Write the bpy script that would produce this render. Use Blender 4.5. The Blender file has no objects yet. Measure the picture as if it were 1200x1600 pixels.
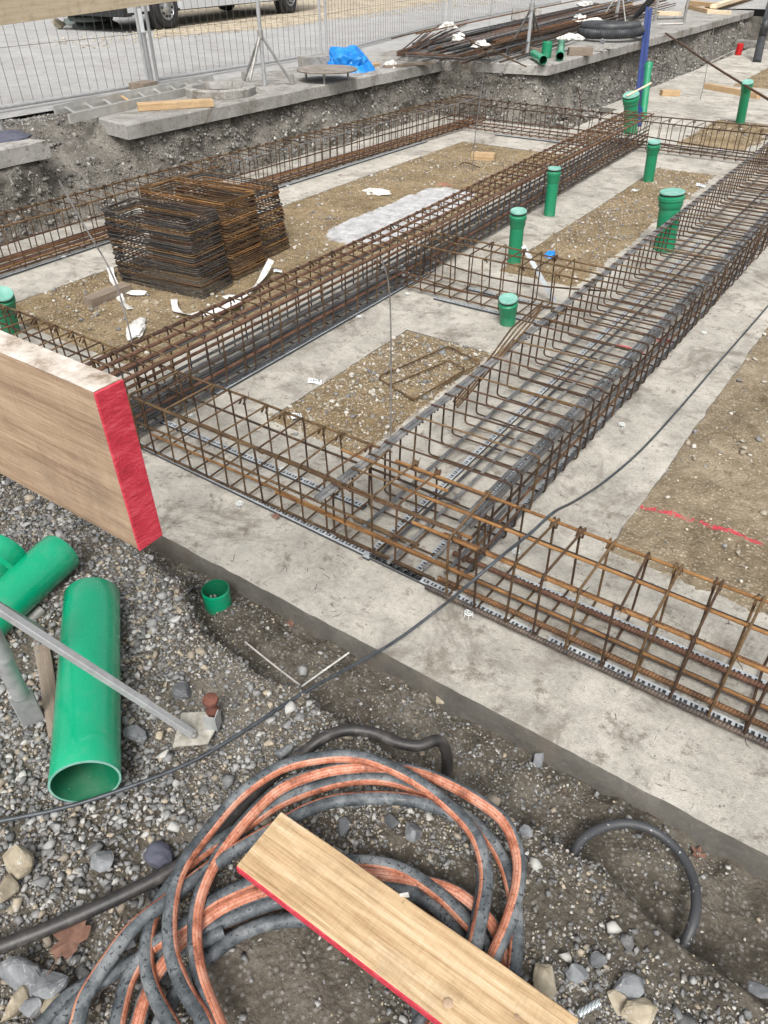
import bpy, math, random
import numpy as np
from mathutils import Vector, Matrix, Euler

random.seed(7); rng = np.random.default_rng(11)
D = bpy.data
scn = bpy.context.scene
COL = scn.collection
R = math.radians

# ------------------------------------------------------------ camera
F, PITCH, YAW, CAMH = 1109.0, R(38.5), R(34.2), 1.9
cam = D.cameras.new('camera'); camo = D.objects.new('camera', cam); COL.objects.link(camo)
camo.location = (0, 0, CAMH); camo.rotation_euler = (R(90) - PITCH, 0, YAW)
cam.sensor_fit = 'VERTICAL'; cam.sensor_height = 36; cam.lens = 36 * F / 1600
cam.clip_start = 0.02; cam.clip_end = 600
scn.camera = camo
# ------------------------------------------------------------ sky, sun (overcast), exposure
SUN_EL, SUN_AZ = R(52), R(150)
w = D.worlds.new('World'); scn.world = w; w.use_nodes = True
nt = w.node_tree; bg = nt.nodes['Background']
sky = nt.nodes.new('ShaderNodeTexSky'); sky.sky_type = 'NISHITA'; sky.sun_disc = False
sky.sun_elevation = SUN_EL; sky.sun_rotation = SUN_AZ
sky.dust_density = 6.0; sky.air_density = 1.0
hs = nt.nodes.new('ShaderNodeHueSaturation'); hs.inputs['Saturation'].default_value = 0.16
nt.links.new(sky.outputs[0], hs.inputs['Color']); nt.links.new(hs.outputs[0], bg.inputs[0])
bg.inputs[1].default_value = 0.135
sl = D.lights.new('sun', 'SUN'); slo = D.objects.new('sun', sl); COL.objects.link(slo)
sl.energy = 1.5; sl.angle = R(18); sl.color = (1, .97, .93)
sd = Vector((math.sin(SUN_AZ) * math.cos(SUN_EL), math.cos(SUN_AZ) * math.cos(SUN_EL), math.sin(SUN_EL)))
slo.rotation_euler = sd.to_track_quat('Z', 'Y').to_euler(); slo.location = (0, 0, 12)
scn.view_settings.view_transform = 'Standard'; scn.view_settings.look = 'None'
scn.view_settings.gamma = 1; scn.view_settings.use_curve_mapping = False
scn.view_settings.exposure = 0.58

# ------------------------------------------------------------ survey: point of the place seen at photo pixel (px,py) at height z
_fw = Vector((-math.sin(YAW) * math.cos(PITCH), math.cos(YAW) * math.cos(PITCH), -math.sin(PITCH)))
_rt = Vector((math.cos(YAW), math.sin(YAW), 0)); _up = _rt.cross(_fw)
def at(px, py, z=0.0):
    d = _fw + _rt * ((px - 600) / F) + _up * ((800 - py) / F)
    t = (z - CAMH) / d.z
    return Vector((d.x * t, d.y * t, z))

# ------------------------------------------------------------ noise
def _hash(ix, iy, s):
    h = (ix.astype(np.int64) * 374761393 + iy.astype(np.int64) * 668265263 + s * 974634777) & 0x7fffffff
    h = ((h ^ (h >> 13)) * 1274126177) & 0x7fffffff
    return ((h ^ (h >> 16)) & 0xffff) / 65535.0
def vnoise(x, y, s=0):
    x = np.asarray(x, float); y = np.asarray(y, float)
    ix = np.floor(x); iy = np.floor(y); fx = x - ix; fy = y - iy
    fx = fx * fx * (3 - 2 * fx); fy = fy * fy * (3 - 2 * fy)
    a = _hash(ix, iy, s); b = _hash(ix + 1, iy, s); c = _hash(ix, iy + 1, s); d = _hash(ix + 1, iy + 1, s)
    return (a * (1 - fx) + b * fx) * (1 - fy) + (c * (1 - fx) + d * fx) * fy - 0.5
def fbm(x, y, sc=1.0, o=4, s=0):
    r = 0; a = 1.0; f = sc
    for i in range(o):
        r = r + a * vnoise(np.asarray(x) * f + 17.3 * i, np.asarray(y) * f - 9.1 * i, s + i); a *= .5; f *= 2.03
    return r
def sstep(a, b, x):
    t = np.clip((np.asarray(x, float) - a) / (b - a), 0, 1); return t * t * (3 - 2 * t)

# ------------------------------------------------------------ objects
def tag(o, label=None, cat=None, group=None, kind=None):
    if label: o['label'] = label
    if cat: o['category'] = cat
    if group: o['group'] = group
    if kind: o['kind'] = kind
    return o
def thing(name, loc, label, cat, group=None, rot=(0, 0, 0)):
    o = D.objects.new(name, None); COL.objects.link(o); o.location = loc; o.rotation_euler = rot
    o.empty_display_size = .05
    return tag(o, label, cat, group)
def link(name, me, parent=None, loc=None):
    o = D.objects.new(name, me); COL.objects.link(o)
    if parent is not None: o.parent = parent
    if loc is not None: o.location = loc
    return o
def mesh(name, V, Fc, mat, smooth=True, uvs=None):
    me = D.meshes.new(name); me.from_pydata([tuple(v) for v in V], [], Fc)
    if uvs is not None:
        ul = me.uv_layers.new(name='uv'); ul.data.foreach_set('uv', np.array(uvs, float).ravel())
    if mat: me.materials.append(mat)
    if smooth: me.polygons.foreach_set('use_smooth', [True] * len(me.polygons))
    me.update(); return me
def fastmesh(name, V, Fa, mat, smooth=False):
    V = np.asarray(V, np.float32); Fa = np.asarray(Fa, np.int32); n, k = Fa.shape
    me = D.meshes.new(name); me.vertices.add(len(V)); me.vertices.foreach_set('co', V.ravel())
    me.loops.add(n * k); me.loops.foreach_set('vertex_index', Fa.ravel())
    me.polygons.add(n); me.polygons.foreach_set('loop_start', np.arange(0, n * k, k, dtype=np.int32))
    try: me.polygons.foreach_set('loop_total', np.full(n, k, np.int32))
    except Exception: pass
    if smooth: me.polygons.foreach_set('use_smooth', np.ones(n, bool))
    me.update(calc_edges=True); me.validate()
    if mat: me.materials.append(mat)
    return me
class MB:
    """collects shapes in world (or local) coordinates; build() links them as one mesh"""
    def __init__(s): s.V = []; s.F = []; s.U = []
    def add(s, V, Fc, U=None):
        o = len(s.V); s.V += [Vector(v) for v in V]; s.F += [tuple(i + o for i in f) for f in Fc]
        s.U += U if U is not None else [(0, 0)] * sum(len(f) for f in Fc)
        return s
    def tube(s, pts, r, n=8, closed=False, caps=True, rf=None, twist=0.0):
        pts = [Vector(p) for p in pts]; m = len(pts)
        T = []
        for i in range(m):
            a = pts[(i - 1) % m] if (closed or i > 0) else pts[i]; b = pts[(i + 1) % m] if (closed or i < m - 1) else pts[i]
            t = (b - a); T.append(t.normalized() if t.length > 1e-9 else Vector((0, 0, 1)))
        ref = Vector((0, 0, 1)) if abs(T[0].z) < .95 else Vector((0, 1, 0))
        N = (ref - T[0] * ref.dot(T[0])).normalized(); L = 0; Ls = []; V = []
        for i in range(m):
            if i:
                L += (pts[i] - pts[i - 1]).length
                N = (N - T[i] * N.dot(T[i]))
                N = N.normalized() if N.length > 1e-6 else T[i].orthogonal().normalized()
            B = T[i].cross(N); Ls.append(L); rr = rf(i / (m - 1)) * r if rf else r
            for k in range(n):
                a = 2 * math.pi * k / n + twist
                V.append(pts[i] + (N * math.cos(a) + B * math.sin(a)) * rr)
        Fc = []; U = []
        for i in range(m if closed else m - 1):
            j = (i + 1) % m; l0 = Ls[i]; l1 = Ls[j] if j else L + (pts[0] - pts[-1]).length
            for k in range(n):
                k2 = (k + 1) % n; Fc.append((i * n + k, i * n + k2, j * n + k2, j * n + k))
                U += [(k / n, l0), ((k + 1) / n, l0), ((k + 1) / n, l1), (k / n, l1)]
        if caps and not closed:
            Fc.append(tuple(range(n - 1, -1, -1))); U += [(0, 0)] * n
            Fc.append(tuple((m - 1) * n + k for k in range(n))); U += [(0, 0)] * n
        return s.add(V, Fc, U)
    def box(s, c, size, rot=None, bev=0.0):
        hx, hy, hz = size[0] / 2, size[1] / 2, size[2] / 2; b = bev
        V = []; M = rot if rot is not None else Matrix.Identity(3)
        if b <= 0:
            for z in (-hz, hz):
                for x, y in ((-hx, -hy), (hx, -hy), (hx, hy), (-hx, hy)): V.append(Vector((x, y, z)))
            Fc = [(3, 2, 1, 0), (4, 5, 6, 7), (0, 1, 5, 4), (1, 2, 6, 5), (2, 3, 7, 6), (3, 0, 4, 7)]
        else:
            def ring(ix, iy, z): return [Vector(p) for p in ((-ix + b, -iy, z), (ix - b, -iy, z), (ix, -iy + b, z), (ix, iy - b, z), (ix - b, iy, z), (-ix + b, iy, z), (-ix, iy - b, z), (-ix, -iy + b, z))]
            V = ring(hx - b, hy - b, -hz) + ring(hx, hy, -hz + b) + ring(hx, hy, hz - b) + ring(hx - b, hy - b, hz)
            Fc = [tuple(range(7, -1, -1)), tuple(range(24, 32))]
            for l in range(3):
                for k in range(8): Fc.append((l * 8 + k, l * 8 + (k + 1) % 8, l * 8 + 8 + (k + 1) % 8, l * 8 + 8 + k))
        return s.add([M @ v + Vector(c) for v in V], Fc)
    def lathe(s, base, axis, prof, n=24):
        """prof: list of (radius, height along axis)"""
        ax = Vector(axis).normalized(); N = ax.orthogonal().normalized(); B = ax.cross(N); base = Vector(base)
        V = []; Fc = []; U = []
        for r, h in prof:
            for k in range(n):
                a = 2 * math.pi * k / n; V.append(base + ax * h + (N * math.cos(a) + B * math.sin(a)) * max(r, 1e-4))
        for i in range(len(prof) - 1):
            for k in range(n):
                k2 = (k + 1) % n; Fc.append((i * n + k, i * n + k2, i * n + n + k2, i * n + n + k)); U += [(k / n, prof[i][1]), ((k + 1) / n, prof[i][1]), ((k + 1) / n, prof[i + 1][1]), (k / n, prof[i + 1][1])]
        return s.add(V, Fc, U)
    def build(s, name, mat, parent=None, smooth=True, local=False):
        off = Vector((0, 0, 0))
        if parent is not None and not local:
            p = parent
            while p is not None: off += p.location; p = p.parent
        me = mesh(name, [v - off for v in s.V], s.F, mat, smooth, s.U)
        if smooth:
            try: me.set_sharp_from_angle(angle=R(40))
            except Exception: pass
        return link(name, me, parent)
def solo(o, base):
    """put the origin of a one-mesh thing at its base"""
    b = Vector(base)
    for v in o.data.vertices: v.co -= b
    o.location = b; return o
def rnd_path(P, rad, steps=4):
    P = [Vector(p) for p in P]; out = [P[0]]
    for i in range(1, len(P) - 1):
        a, b, c = P[i - 1], P[i], P[i + 1]; u = (a - b).normalized(); v = (c - b).normalized()
        r = min(rad, (a - b).length * .45, (c - b).length * .45)
        for k in range(steps + 1):
            t = k / steps; out.append((b + u * r) * (1 - t) ** 2 + b * 2 * t * (1 - t) + (b + v * r) * t * t)
    out.append(P[-1]); return out
def spline(P, sub=6, closed=False):
    P = [Vector(p) for p in P]; out = []; n = len(P)
    for i in range(n if closed else n - 1):
        p0 = P[(i - 1) % n] if (closed or i) else P[0] * 2 - P[1]; p1 = P[i]; p2 = P[(i + 1) % n]
        p3 = P[(i + 2) % n] if (closed or i + 2 < n) else P[-1] * 2 - P[-2]
        for k in range(sub):
            t = k / sub; out.append(.5 * ((2 * p1) + (p2 - p0) * t + (2 * p0 - 5 * p1 + 4 * p2 - p3) * t * t + (3 * p1 - p0 - 3 * p2 + p3) * t ** 3))
    if not closed: out.append(P[-1])
    return out
def frame(xd, up=(0, 0, 1)):
    x = Vector(xd).normalized(); z = Vector(up); y = z.cross(x).normalized(); z = x.cross(y)
    return Matrix((x, y, z)).transposed()

# ------------------------------------------------------------ materials
class NT:
    def __init__(s, name, rough=.8, metal=0.0, spec=.5):
        s.m = D.materials.new(name); s.m.use_nodes = True; s.t = s.m.node_tree; s.b = s.t.nodes['Principled BSDF']
        s.b.inputs['Roughness'].default_value = rough; s.b.inputs['Metallic'].default_value = metal
        s.b.inputs['Specular IOR Level'].default_value = spec
        s.tc = s.t.nodes.new('ShaderNodeTexCoord')
    def n(s, t, **k):
        o = s.t.nodes.new(t)
        for a, b in k.items(): setattr(o, a, b)
        return o
    def l(s, a, b): s.t.links.new(a, b)
    def setv(s, sock, v):
        if isinstance(v, (int, float)): sock.default_value = v
        elif isinstance(v, tuple): sock.default_value = v if len(v) == 4 or len(sock.default_value) == 3 else (*v, 1)
        else: s.l(v, sock)
    def noise(s, scale, detail=4, rough=.6, vec=None, dist=0.0, coord='Object'):
        o = s.n('ShaderNodeTexNoise'); o.inputs['Scale'].default_value = scale; o.inputs['Detail'].default_value = detail
        o.inputs['Roughness'].default_value = rough; o.inputs['Distortion'].default_value = dist
        s.l(vec if vec is not None else s.tc.outputs[coord], o.inputs['Vector']); return o.outputs['Fac']
    def vor(s, scale, feat='F1', out='Distance', vec=None, rand=1.0):
        o = s.n('ShaderNodeTexVoronoi', feature=feat); o.inputs['Scale'].default_value = scale; o.inputs['Randomness'].default_value = rand
        s.l(vec if vec is not None else s.tc.outputs['Object'], o.inputs['Vector']); return o.outputs[out]
    def ramp(s, f, stops, mode='LINEAR'):
        o = s.n('ShaderNodeValToRGB'); o.color_ramp.interpolation = mode; e = o.color_ramp.elements
        while len(e) < len(stops): e.new(.5)
        for i, (p, c) in enumerate(stops):
            e[i].position = p; e[i].color = (*c, 1) if isinstance(c, tuple) else (c, c, c, 1)
        s.setv(o.inputs[0], f); return o.outputs[0]
    def mix(s, f, a, b, mode='MIX'):
        o = s.n('ShaderNodeMix', data_type='RGBA', blend_type=mode); s.setv(o.inputs[0], f); s.setv(o.inputs[6], a); s.setv(o.inputs[7], b); return o.outputs[2]
    def math(s, op, a, b=0.0, c=0.0, clamp=False):
        o = s.n('ShaderNodeMath', operation=op, use_clamp=clamp); s.setv(o.inputs[0], a); s.setv(o.inputs[1], b); s.setv(o.inputs[2], c); return o.outputs[0]
    def xyz(s, coord='Object'):
        o = s.n('ShaderNodeSeparateXYZ'); s.l(s.tc.outputs[coord], o.inputs[0]); return o.outputs
    def scaled(s, v, coord='Object'):
        o = s.n('ShaderNodeMapping'); o.inputs['Scale'].default_value = v; s.l(s.tc.outputs[coord], o.inputs['Vector']); return o.outputs[0]
    def color(s, c): s.setv(s.b.inputs['Base Color'], c); return s
    def rough(s, c): s.setv(s.b.inputs['Roughness'], c); return s
    def bump(s, h, strength=.5, dist=.01):
        o = s.n('ShaderNodeBump'); o.inputs['Strength'].default_value = strength; o.inputs['Distance'].default_value = dist
        s.l(h, o.inputs['Height']); s.l(o.outputs[0], s.b.inputs['Normal']); return s
    def rpi(s): return s.n('ShaderNodeNewGeometry').outputs['Random Per Island']
    def robj(s): return s.n('ShaderNodeObjectInfo').outputs['Random']

def rust_mat(name, a, b, c, metal=.35, rough=.72, ribs=0.0, grey=0.0):
    m = NT(name, rough, metal)
    n1 = m.noise(9, 5, .7); n2 = m.noise(70, 3, .7)
    f = m.math('ADD', m.math('MULTIPLY', n1, .7), m.math('MULTIPLY', n2, .3))
    f = m.math('ADD', f, m.math('MULTIPLY', m.math('SUBTRACT', m.robj(), .5), .14))
    col = m.ramp(f, [(.36, a), (.5, b), (.64, c)])
    if grey: col = m.mix(m.ramp(m.noise(5, 4, .7), [(.5 - grey * .3, 0.0), (.75 - grey * .3, 1.0)]), col, (.16, .165, .17))
    m.color(col)
    if ribs:
        uv = m.n('ShaderNodeSeparateXYZ'); m.l(m.tc.outputs['UV'], uv.inputs[0])
        ph = m.math('ADD', m.math('MULTIPLY', uv.outputs[1], 1 / ribs), m.math('MULTIPLY', uv.outputs[0], 2.0))
        h = m.math('POWER', m.math('ABSOLUTE', m.math('SINE', m.math('MULTIPLY', ph, math.pi))), 3.0)
        m.bump(h, .9, .003)
    else: m.bump(n2, .3, .002)
    return m.m
M = {}
M['rust'] = rust_mat('rusty_steel', (.03, .02, .015), (.066, .038, .023), (.14, .075, .038))
M['rust_orange'] = rust_mat('orange_rusty_steel', (.10, .05, .02), (.21, .103, .036), (.33, .175, .065))
M['rust_thick'] = rust_mat('ribbed_rusty_bar', (.06, .033, .023), (.13, .066, .042), (.215, .115, .07), ribs=.011)
M['rust_thick_orange'] = rust_mat('ribbed_orange_bar', (.09, .048, .026), (.19, .098, .045), (.30, .16, .075), ribs=.011)
M['steel_dark'] = rust_mat('ribbed_dark_bar', (.035, .036, .04), (.08, .08, .084), (.15, .142, .135), metal=.5, rough=.55, ribs=.011)
M['bar_mixed'] = rust_mat('ribbed_half_rusty_bar', (.06, .052, .048), (.13, .10, .08), (.24, .19, .15), metal=.4, rough=.55, ribs=.011)
M['steel_grey'] = rust_mat('grey_mill_bar', (.09, .093, .096), (.18, .183, .187), (.32, .31, .30), metal=.5, rough=.5, ribs=.010)
M['steel_stack'] = rust_mat('dark_stirrup_steel', (.022, .022, .024), (.05, .046, .044), (.105, .085, .068), metal=.4, rough=.55)
M['rust_golden'] = rust_mat('golden_brown_rust', (.04, .025, .014), (.095, .056, .026), (.20, .125, .06))
def galv_mat():
    m = NT('galvanised_steel', .48, .35); v = m.vor(60, out='Color'); n = m.noise(12, 5)
    m.color(m.mix(.5, m.ramp(n, [(.3, (.27, .285, .29)), (.7, (.44, .455, .46))]), m.ramp(v, [(0, .32), (1, .52)])))
    m.bump(n, .15, .002); return m.m
M['galv'] = galv_mat()
m = NT('dusty_steel', .6, .5); m.color(m.ramp(m.noise(8, 5), [(.3, (.2, .2, .195)), (.6, (.36, .35, .33)), (.75, (.28, .2, .15))])); M['dusty_steel'] = m.m
m = NT('aluminium', .45, .6); m.color(m.ramp(m.noise(10, 4), [(.3, (.42, .42, .4)), (.7, (.62, .61, .58))])); M['alu'] = m.m
m = NT('spacer_strip_metal', .5, .1); m.color(m.ramp(m.noise(14, 4), [(.35, (.3, .32, .34)), (.7, (.5, .53, .55))])); M['strip'] = m.m
m = NT('spacer_strip_shade', .8); m.color((.05, .052, .056)); M['stripshade'] = m.m
def green_mat(name, a, b, rough, dirt=.5):
    m = NT(name, rough, 0, .5); n = m.noise(6, 6, .7); f = m.noise(90, 3, .7)
    d = m.ramp(n, [(.5, 0.0), (.8, dirt)])
    c = m.mix(m.noise(2.5, 2), a, b); c = m.mix(d, c, (.22, .24, .19))
    c = m.mix(m.ramp(f, [(.66, 0.0), (.74, .5)]), c, (.3, .45, .38))
    m.b.inputs['Coat Weight'].default_value = .5 if rough < .3 else .1; m.b.inputs['Coat Roughness'].default_value = .12; m.color(c); m.rough(m.ramp(n, [(.3, rough), (.7, rough + .25)])); m.bump(m.noise(5, 3), .12, .01); return m.m
M['green'] = green_mat('glossy_green_pvc', (0.0, .265, .128), (0.0, .335, .168), .18, .28)
M['green_dusty'] = green_mat('dusty_green_pvc', (.006, .175, .08), (.01, .235, .112), .4, .4)
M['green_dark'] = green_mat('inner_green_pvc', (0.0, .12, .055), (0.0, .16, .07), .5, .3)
m = NT('cap_green', .6); m.color(m.ramp(m.noise(12, 5), [(.3, (.08, .3, .22)), (.6, (.22, .42, .36)), (.8, (.4, .5, .45))])); M['cap'] = m.m
m = NT('rubber_black', .6); m.color((.015, .015, .016)); M['rubber'] = m.m
m = NT('blue_steel', .4, .1); m.color(m.mix(m.ramp(m.noise(7, 5, .7), [(.5, 0.0), (.75, .6)]), (.006, .028, .16), (.05, .09, .22))); M['blue'] = m.m
m = NT('blue_tarp', .35); m.color(m.ramp(m.noise(9, 3), [(.3, (.0, .15, .52)), (.7, (.02, .25, .70))])); m.bump(m.noise(25, 3), .5, .01); M['tarp'] = m.m
m = NT('white_plastic', .45); m.color(m.ramp(m.noise(16, 5), [(.35, (.45, .43, .39)), (.6, (.75, .74, .71))])); m.bump(m.noise(60, 3), .6, .004); M['plastic'] = m.m
m = NT('paper_label', .5); m.color((.72, .76, .78)); M['paper'] = m.m
m = NT('clear_wheel', .3); m.color((.62, .64, .63)); M['wheel'] = m.m
m = NT('red_plastic', .4); m.color((.45, .01, .012)); M['redpl'] = m.m
m = NT('dark_conduit', .5); m.color(m.ramp(m.noise(9, 5), [(.35, (.02, .022, .026)), (.7, (.055, .058, .06))])); M['conduit'] = m.m
m = NT('tyre', .85); m.color((.02, .02, .021)); M['tyre'] = m.m
m = NT('van_paint', .25, .1); m.color((.58, .6, .62)); M['van'] = m.m
m = NT('dark_trim', .6); m.color((.015, .015, .016)); M['trim'] = m.m
m = NT('window_glass', .08); m.color((.02, .025, .03)); M['glass'] = m.m
m = NT('wheel_rim', .35, .6); m.color((.42, .43, .44)); M['rim'] = m.m
m = NT('cap_fabric', .9); m.color(m.ramp(m.noise(20, 4), [(.3, (.05, .055, .075)), (.7, (.1, .1, .135))])); M['cloth'] = m.m
m = NT('yellow_rope', .6); m.color((.55, .46, .03)); M['yellow'] = m.m
m = NT('dry_leaf', .7); m.color(m.ramp(m.noise(30, 4), [(.3, (.1, .05, .035)), (.7, (.24, .13, .09))])); M['leaf'] = m.m
m = NT('sandbag', .85); m.color(m.ramp(m.noise(8, 4), [(.3, (.07, .085, .08)), (.7, (.13, .15, .14))])); M['sandbag'] = m.m
m = NT('wire', .5, .4); m.color(m.ramp(m.noise(8, 4), [(.3, (.09, .085, .08)), (.7, (.22, .21, .2))])); M['wire'] = m.m
m = NT('pale_rod', .6); m.color(m.ramp(m.noise(18, 4), [(.3, (.3, .27, .24)), (.7, (.5, .48, .45))])); M['pale_rod'] = m.m
m = NT('zinc_bolt', .3, .6); m.color((.5, .55, .56))
w_ = m.n('ShaderNodeTexWave'); w_.inputs['Scale'].default_value = 60; w_.bands_direction = 'X'; m.l(m.tc.outputs['Object'], w_.inputs[0]); m.bump(w_.outputs['Fac'], .8, .002); M['zinc'] = m.m
m = NT('rusty_spool', .85, .1); m.color(m.ramp(m.noise(30, 5, .7), [(.3, (.08, .03, .022)), (.7, (.2, .075, .05))])); m.bump(m.noise(80, 3), .6, .003); M['spool'] = m.m

def concrete(name, lo=.25, mid=.41, hi=.55, warm=1.15, stains=1.0, paint=False):
    m = NT(name, .88, 0, .3)
    big = m.noise(1.3, 6, .65); med = m.noise(6, 8, .72, dist=.5); fine = m.noise(48, 6, .8); gr = m.noise(230, 3, .7)
    def w(v): return (v * 1.0, v * (1 - .05 * warm), v * (1 - .15 * warm))
    f = m.math('ADD', m.math('MULTIPLY', big, .36), m.math('ADD', m.math('MULTIPLY', med, .36), m.math('MULTIPLY', fine, .28)))
    c = m.ramp(f, [(.38, w(lo)), (.485, w(mid)), (.57, w(hi))])
    st = m.ramp(m.noise(2.3, 8, .78, dist=.8), [(.52, 0.0), (.63, .72 * stains)])
    c = m.mix(st, c, (.17, .145, .115))
    dk = m.ramp(m.noise(9, 7, .8, dist=.3), [(.55, 0.0), (.64, .8 * stains)]); c = m.mix(dk, c, (.16, .135, .105))
    sp = m.ramp(m.noise(26, 5, .75), [(.62, 0.0), (.68, .8 * stains)]); c = m.mix(sp, c, (.10, .09, .078))
    wt = m.ramp(m.noise(13, 7, .8), [(.6, 0.0), (.7, .5)]); c = m.mix(wt, c, w(hi * 1.18))
    v = m.scaled((85, 20, 40)); sp2 = m.ramp(m.noise(1.0, 2, .5, vec=v), [(.71, 0.0), (.75, .75)]); c = m.mix(sp2, c, (.13, .11, .09))
    v = m.scaled((20, 95, 40)); sp2 = m.ramp(m.noise(1.0, 2, .5, vec=v), [(.72, 0.0), (.76, .7)]); c = m.mix(sp2, c, (.12, .10, .085))
    c = m.mix(m.ramp(m.noise(120, 2, .6), [(.66, 0.0), (.72, .65)]), c, (.11, .1, .09))
    c = m.mix(m.ramp(gr, [(.3, .32), (.55, 0.0)]), c, (.15, .14, .125))
    if paint:
        X = m.xyz()
        for cx, cy, rx, ry in ((-1.02, 4.12, .10, .03), (-.86, 4.35, .05, .035), (-1.25, 4.25, .06, .015)):
            d = m.math('ADD', m.math('POWER', m.math('DIVIDE', m.math('SUBTRACT', X[0], cx), rx), 2.0), m.math('POWER', m.math('DIVIDE', m.math('SUBTRACT', X[1], cy), ry), 2.0))
            f2 = m.math('MULTIPLY', m.math('LESS_THAN', d, m.math('MULTIPLY', m.noise(30, 3), 2.0)), .8); c = m.mix(f2, c, (.75, .08, .12))
    m.color(c); m.bump(m.math('ADD', m.math('MULTIPLY', med, .8), m.math('ADD', m.math('MULTIPLY', fine, .45), m.math('MULTIPLY', gr, .35))), .8, .014)
    return m.m
M['concrete'] = concrete('blinding_concrete', paint=True)
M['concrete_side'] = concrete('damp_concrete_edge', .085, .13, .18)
M['curb'] = concrete('old_slab_concrete', .20, .31, .42, .6, 1.3)
M['asphalt'] = concrete('worn_pale_asphalt', .30, .365, .42, .2, .4)
def soil_mat(name, cols, paint=None, pebble=1.0):
    m = NT(name, .95, 0, .2)
    big = m.noise(2.2, 6, .7); med = m.noise(13, 8, .78); fine = m.noise(90, 6, .8)
    f = m.math('ADD', m.math('MULTIPLY', big, .4), m.math('ADD', m.math('MULTIPLY', med, .35), m.math('MULTIPLY', fine, .25)))
    c = m.ramp(f, [(.39, cols[0]), (.49, cols[1]), (.59, cols[2])])
    vc = m.vor(75, out='Color'); vd = m.vor(75)
    c = m.mix(m.math('MULTIPLY', m.ramp(vc, [(.45, 0.0), (.7, .6 * pebble)]), m.ramp(vd, [(.28, 1.0), (.45, 0.0)])), c, cols[3])
    if paint: c = paint(m, c)
    m.color(c); m.bump(m.math('ADD', m.math('MULTIPLY', med, .8), m.math('SUBTRACT', m.math('MULTIPLY', fine, .6), m.math('MULTIPLY', vd, .4))), .9, .02)
    return m.m
def red_line(m, c):
    X = m.xyz(); wob = m.math('MULTIPLY', m.math('SUBTRACT', m.noise(9, 3), .5), .05)
    d = m.math('ABSOLUTE', m.math('SUBTRACT', m.math('ADD', X[1], wob), m.math('ADD', m.math('MULTIPLY', X[0], .06), 2.665)))
    f = m.math('MULTIPLY', m.math('LESS_THAN', d, .013), m.math('LESS_THAN', X[0], .055))
    f = m.math('MULTIPLY', f, m.ramp(m.noise(45, 4, .7), [(.44, 0.0), (.53, .85)])); return m.mix(f, c, (.68, .05, .09))
def white_patch(m, c):
    X = m.xyz()
    d = m.math('ADD', m.math('POWER', m.math('DIVIDE', m.math('SUBTRACT', X[0], -3.64), .31), 4.0), m.math('POWER', m.math('DIVIDE', m.math('SUBTRACT', X[1], 5.7), 1.0), 4.0))
    f = m.ramp(m.math('ADD', d, m.math('MULTIPLY', m.math('SUBTRACT', m.noise(5, 6, .7), .5), 1.4)), [(.85, .95), (1.1, 0.0)])
    c = m.mix(f, c, m.ramp(m.noise(9, 6, .7), [(.35, (.36, .36, .365)), (.6, (.62, .62, .62))]))
    d2 = m.math('ADD', m.math('POWER', m.math('DIVIDE', m.math('SUBTRACT', X[0], -3.85), .1), 2.0), m.math('POWER', m.math('DIVIDE', m.math('SUBTRACT', X[1], 6.78), .1), 2.0))
    return m.mix(m.math('MULTIPLY', m.math('LESS_THAN', d2, m.math('MULTIPLY', m.noise(25, 3), 1.2)), .3), c, (.6, .14, .12))
SC = [(.10, .070, .035), (.225, .165, .092), (.36, .28, .17), (.52, .46, .35)]
M['soil'] = soil_mat('tan_soil', SC)
M['soil_white'] = soil_mat('tan_soil_with_dust_patch', SC, white_patch)
M['soil_red'] = soil_mat('grey_tan_soil', [(.12, .09, .055), (.25, .198, .13), (.38, .315, .22), (.52, .47, .38)], red_line)
M['gravel_ground'] = soil_mat('dark_gravelly_ground', [(.05, .044, .036), (.125, .108, .084), (.225, .20, .165), (.36, .35, .33)])
M['mud'] = soil_mat('dark_mud', [(.05, .042, .033), (.12, .10, .076), (.20, .17, .13), (.28, .25, .2)], pebble=.5)
M['bankwall'] = soil_mat('dark_earth_face', [(.05, .045, .038), (.145, .132, .112), (.255, .236, .205), (.42, .40, .37)])
def stone_mat(name, stops, rough=.75):
    m = NT(name, rough, 0, .4); r = m.rpi(); c = m.ramp(r, stops, 'CONSTANT')
    n = m.noise(60, 4, .7); c = m.mix(m.ramp(n, [(.3, .0), (.7, .5)]), c, m.mix(.5, c, (.5, .49, .46)))
    v = m.ramp(m.noise(25, 3, .6, dist=2.0), [(.62, 0.0), (.66, .5)]); c = m.mix(v, c, (.45, .45, .44))
    m.color(c); m.bump(n, .5, .003); return m.m
M['stones'] = stone_mat('gravel_stone', [(0, (.10, .104, .108)), (.18, (.165, .166, .165)), (.34, (.065, .066, .068)), (.48, (.27, .268, .26)), (.62, (.21, .17, .12)), (.72, (.38, .375, .35)), (.82, (.13, .12, .11)), (.93, (.33, .27, .19))])
M['grit'] = stone_mat('fine_grit', [(0, (.10, .093, .083)), (.2, (.19, .178, .158)), (.45, (.27, .255, .225)), (.6, (.14, .14, .142)), (.75, (.34, .28, .19)), (.9, (.48, .46, .42))])
M['soilclump'] = stone_mat('soil_crumb', [(0, (.16, .112, .058)), (.3, (.27, .20, .115)), (.55, (.21, .152, .085)), (.72, (.36, .28, .175)), (.9, (.52, .45, .34))], .95)
M['pebble'] = stone_mat('pale_pebble', [(0, (.30, .26, .19)), (.2, (.22, .18, .12)), (.45, (.42, .39, .33)), (.6, (.17, .165, .16)), (.75, (.5, .47, .42)), (.9, (.12, .12, .125))], .85)
M['facestone'] = stone_mat('bank_stone', [(0, (.075, .07, .06)), (.25, (.165, .155, .138)), (.5, (.11, .104, .095)), (.72, (.24, .23, .208)), (.93, (.42, .41, .38))], .9)
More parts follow.
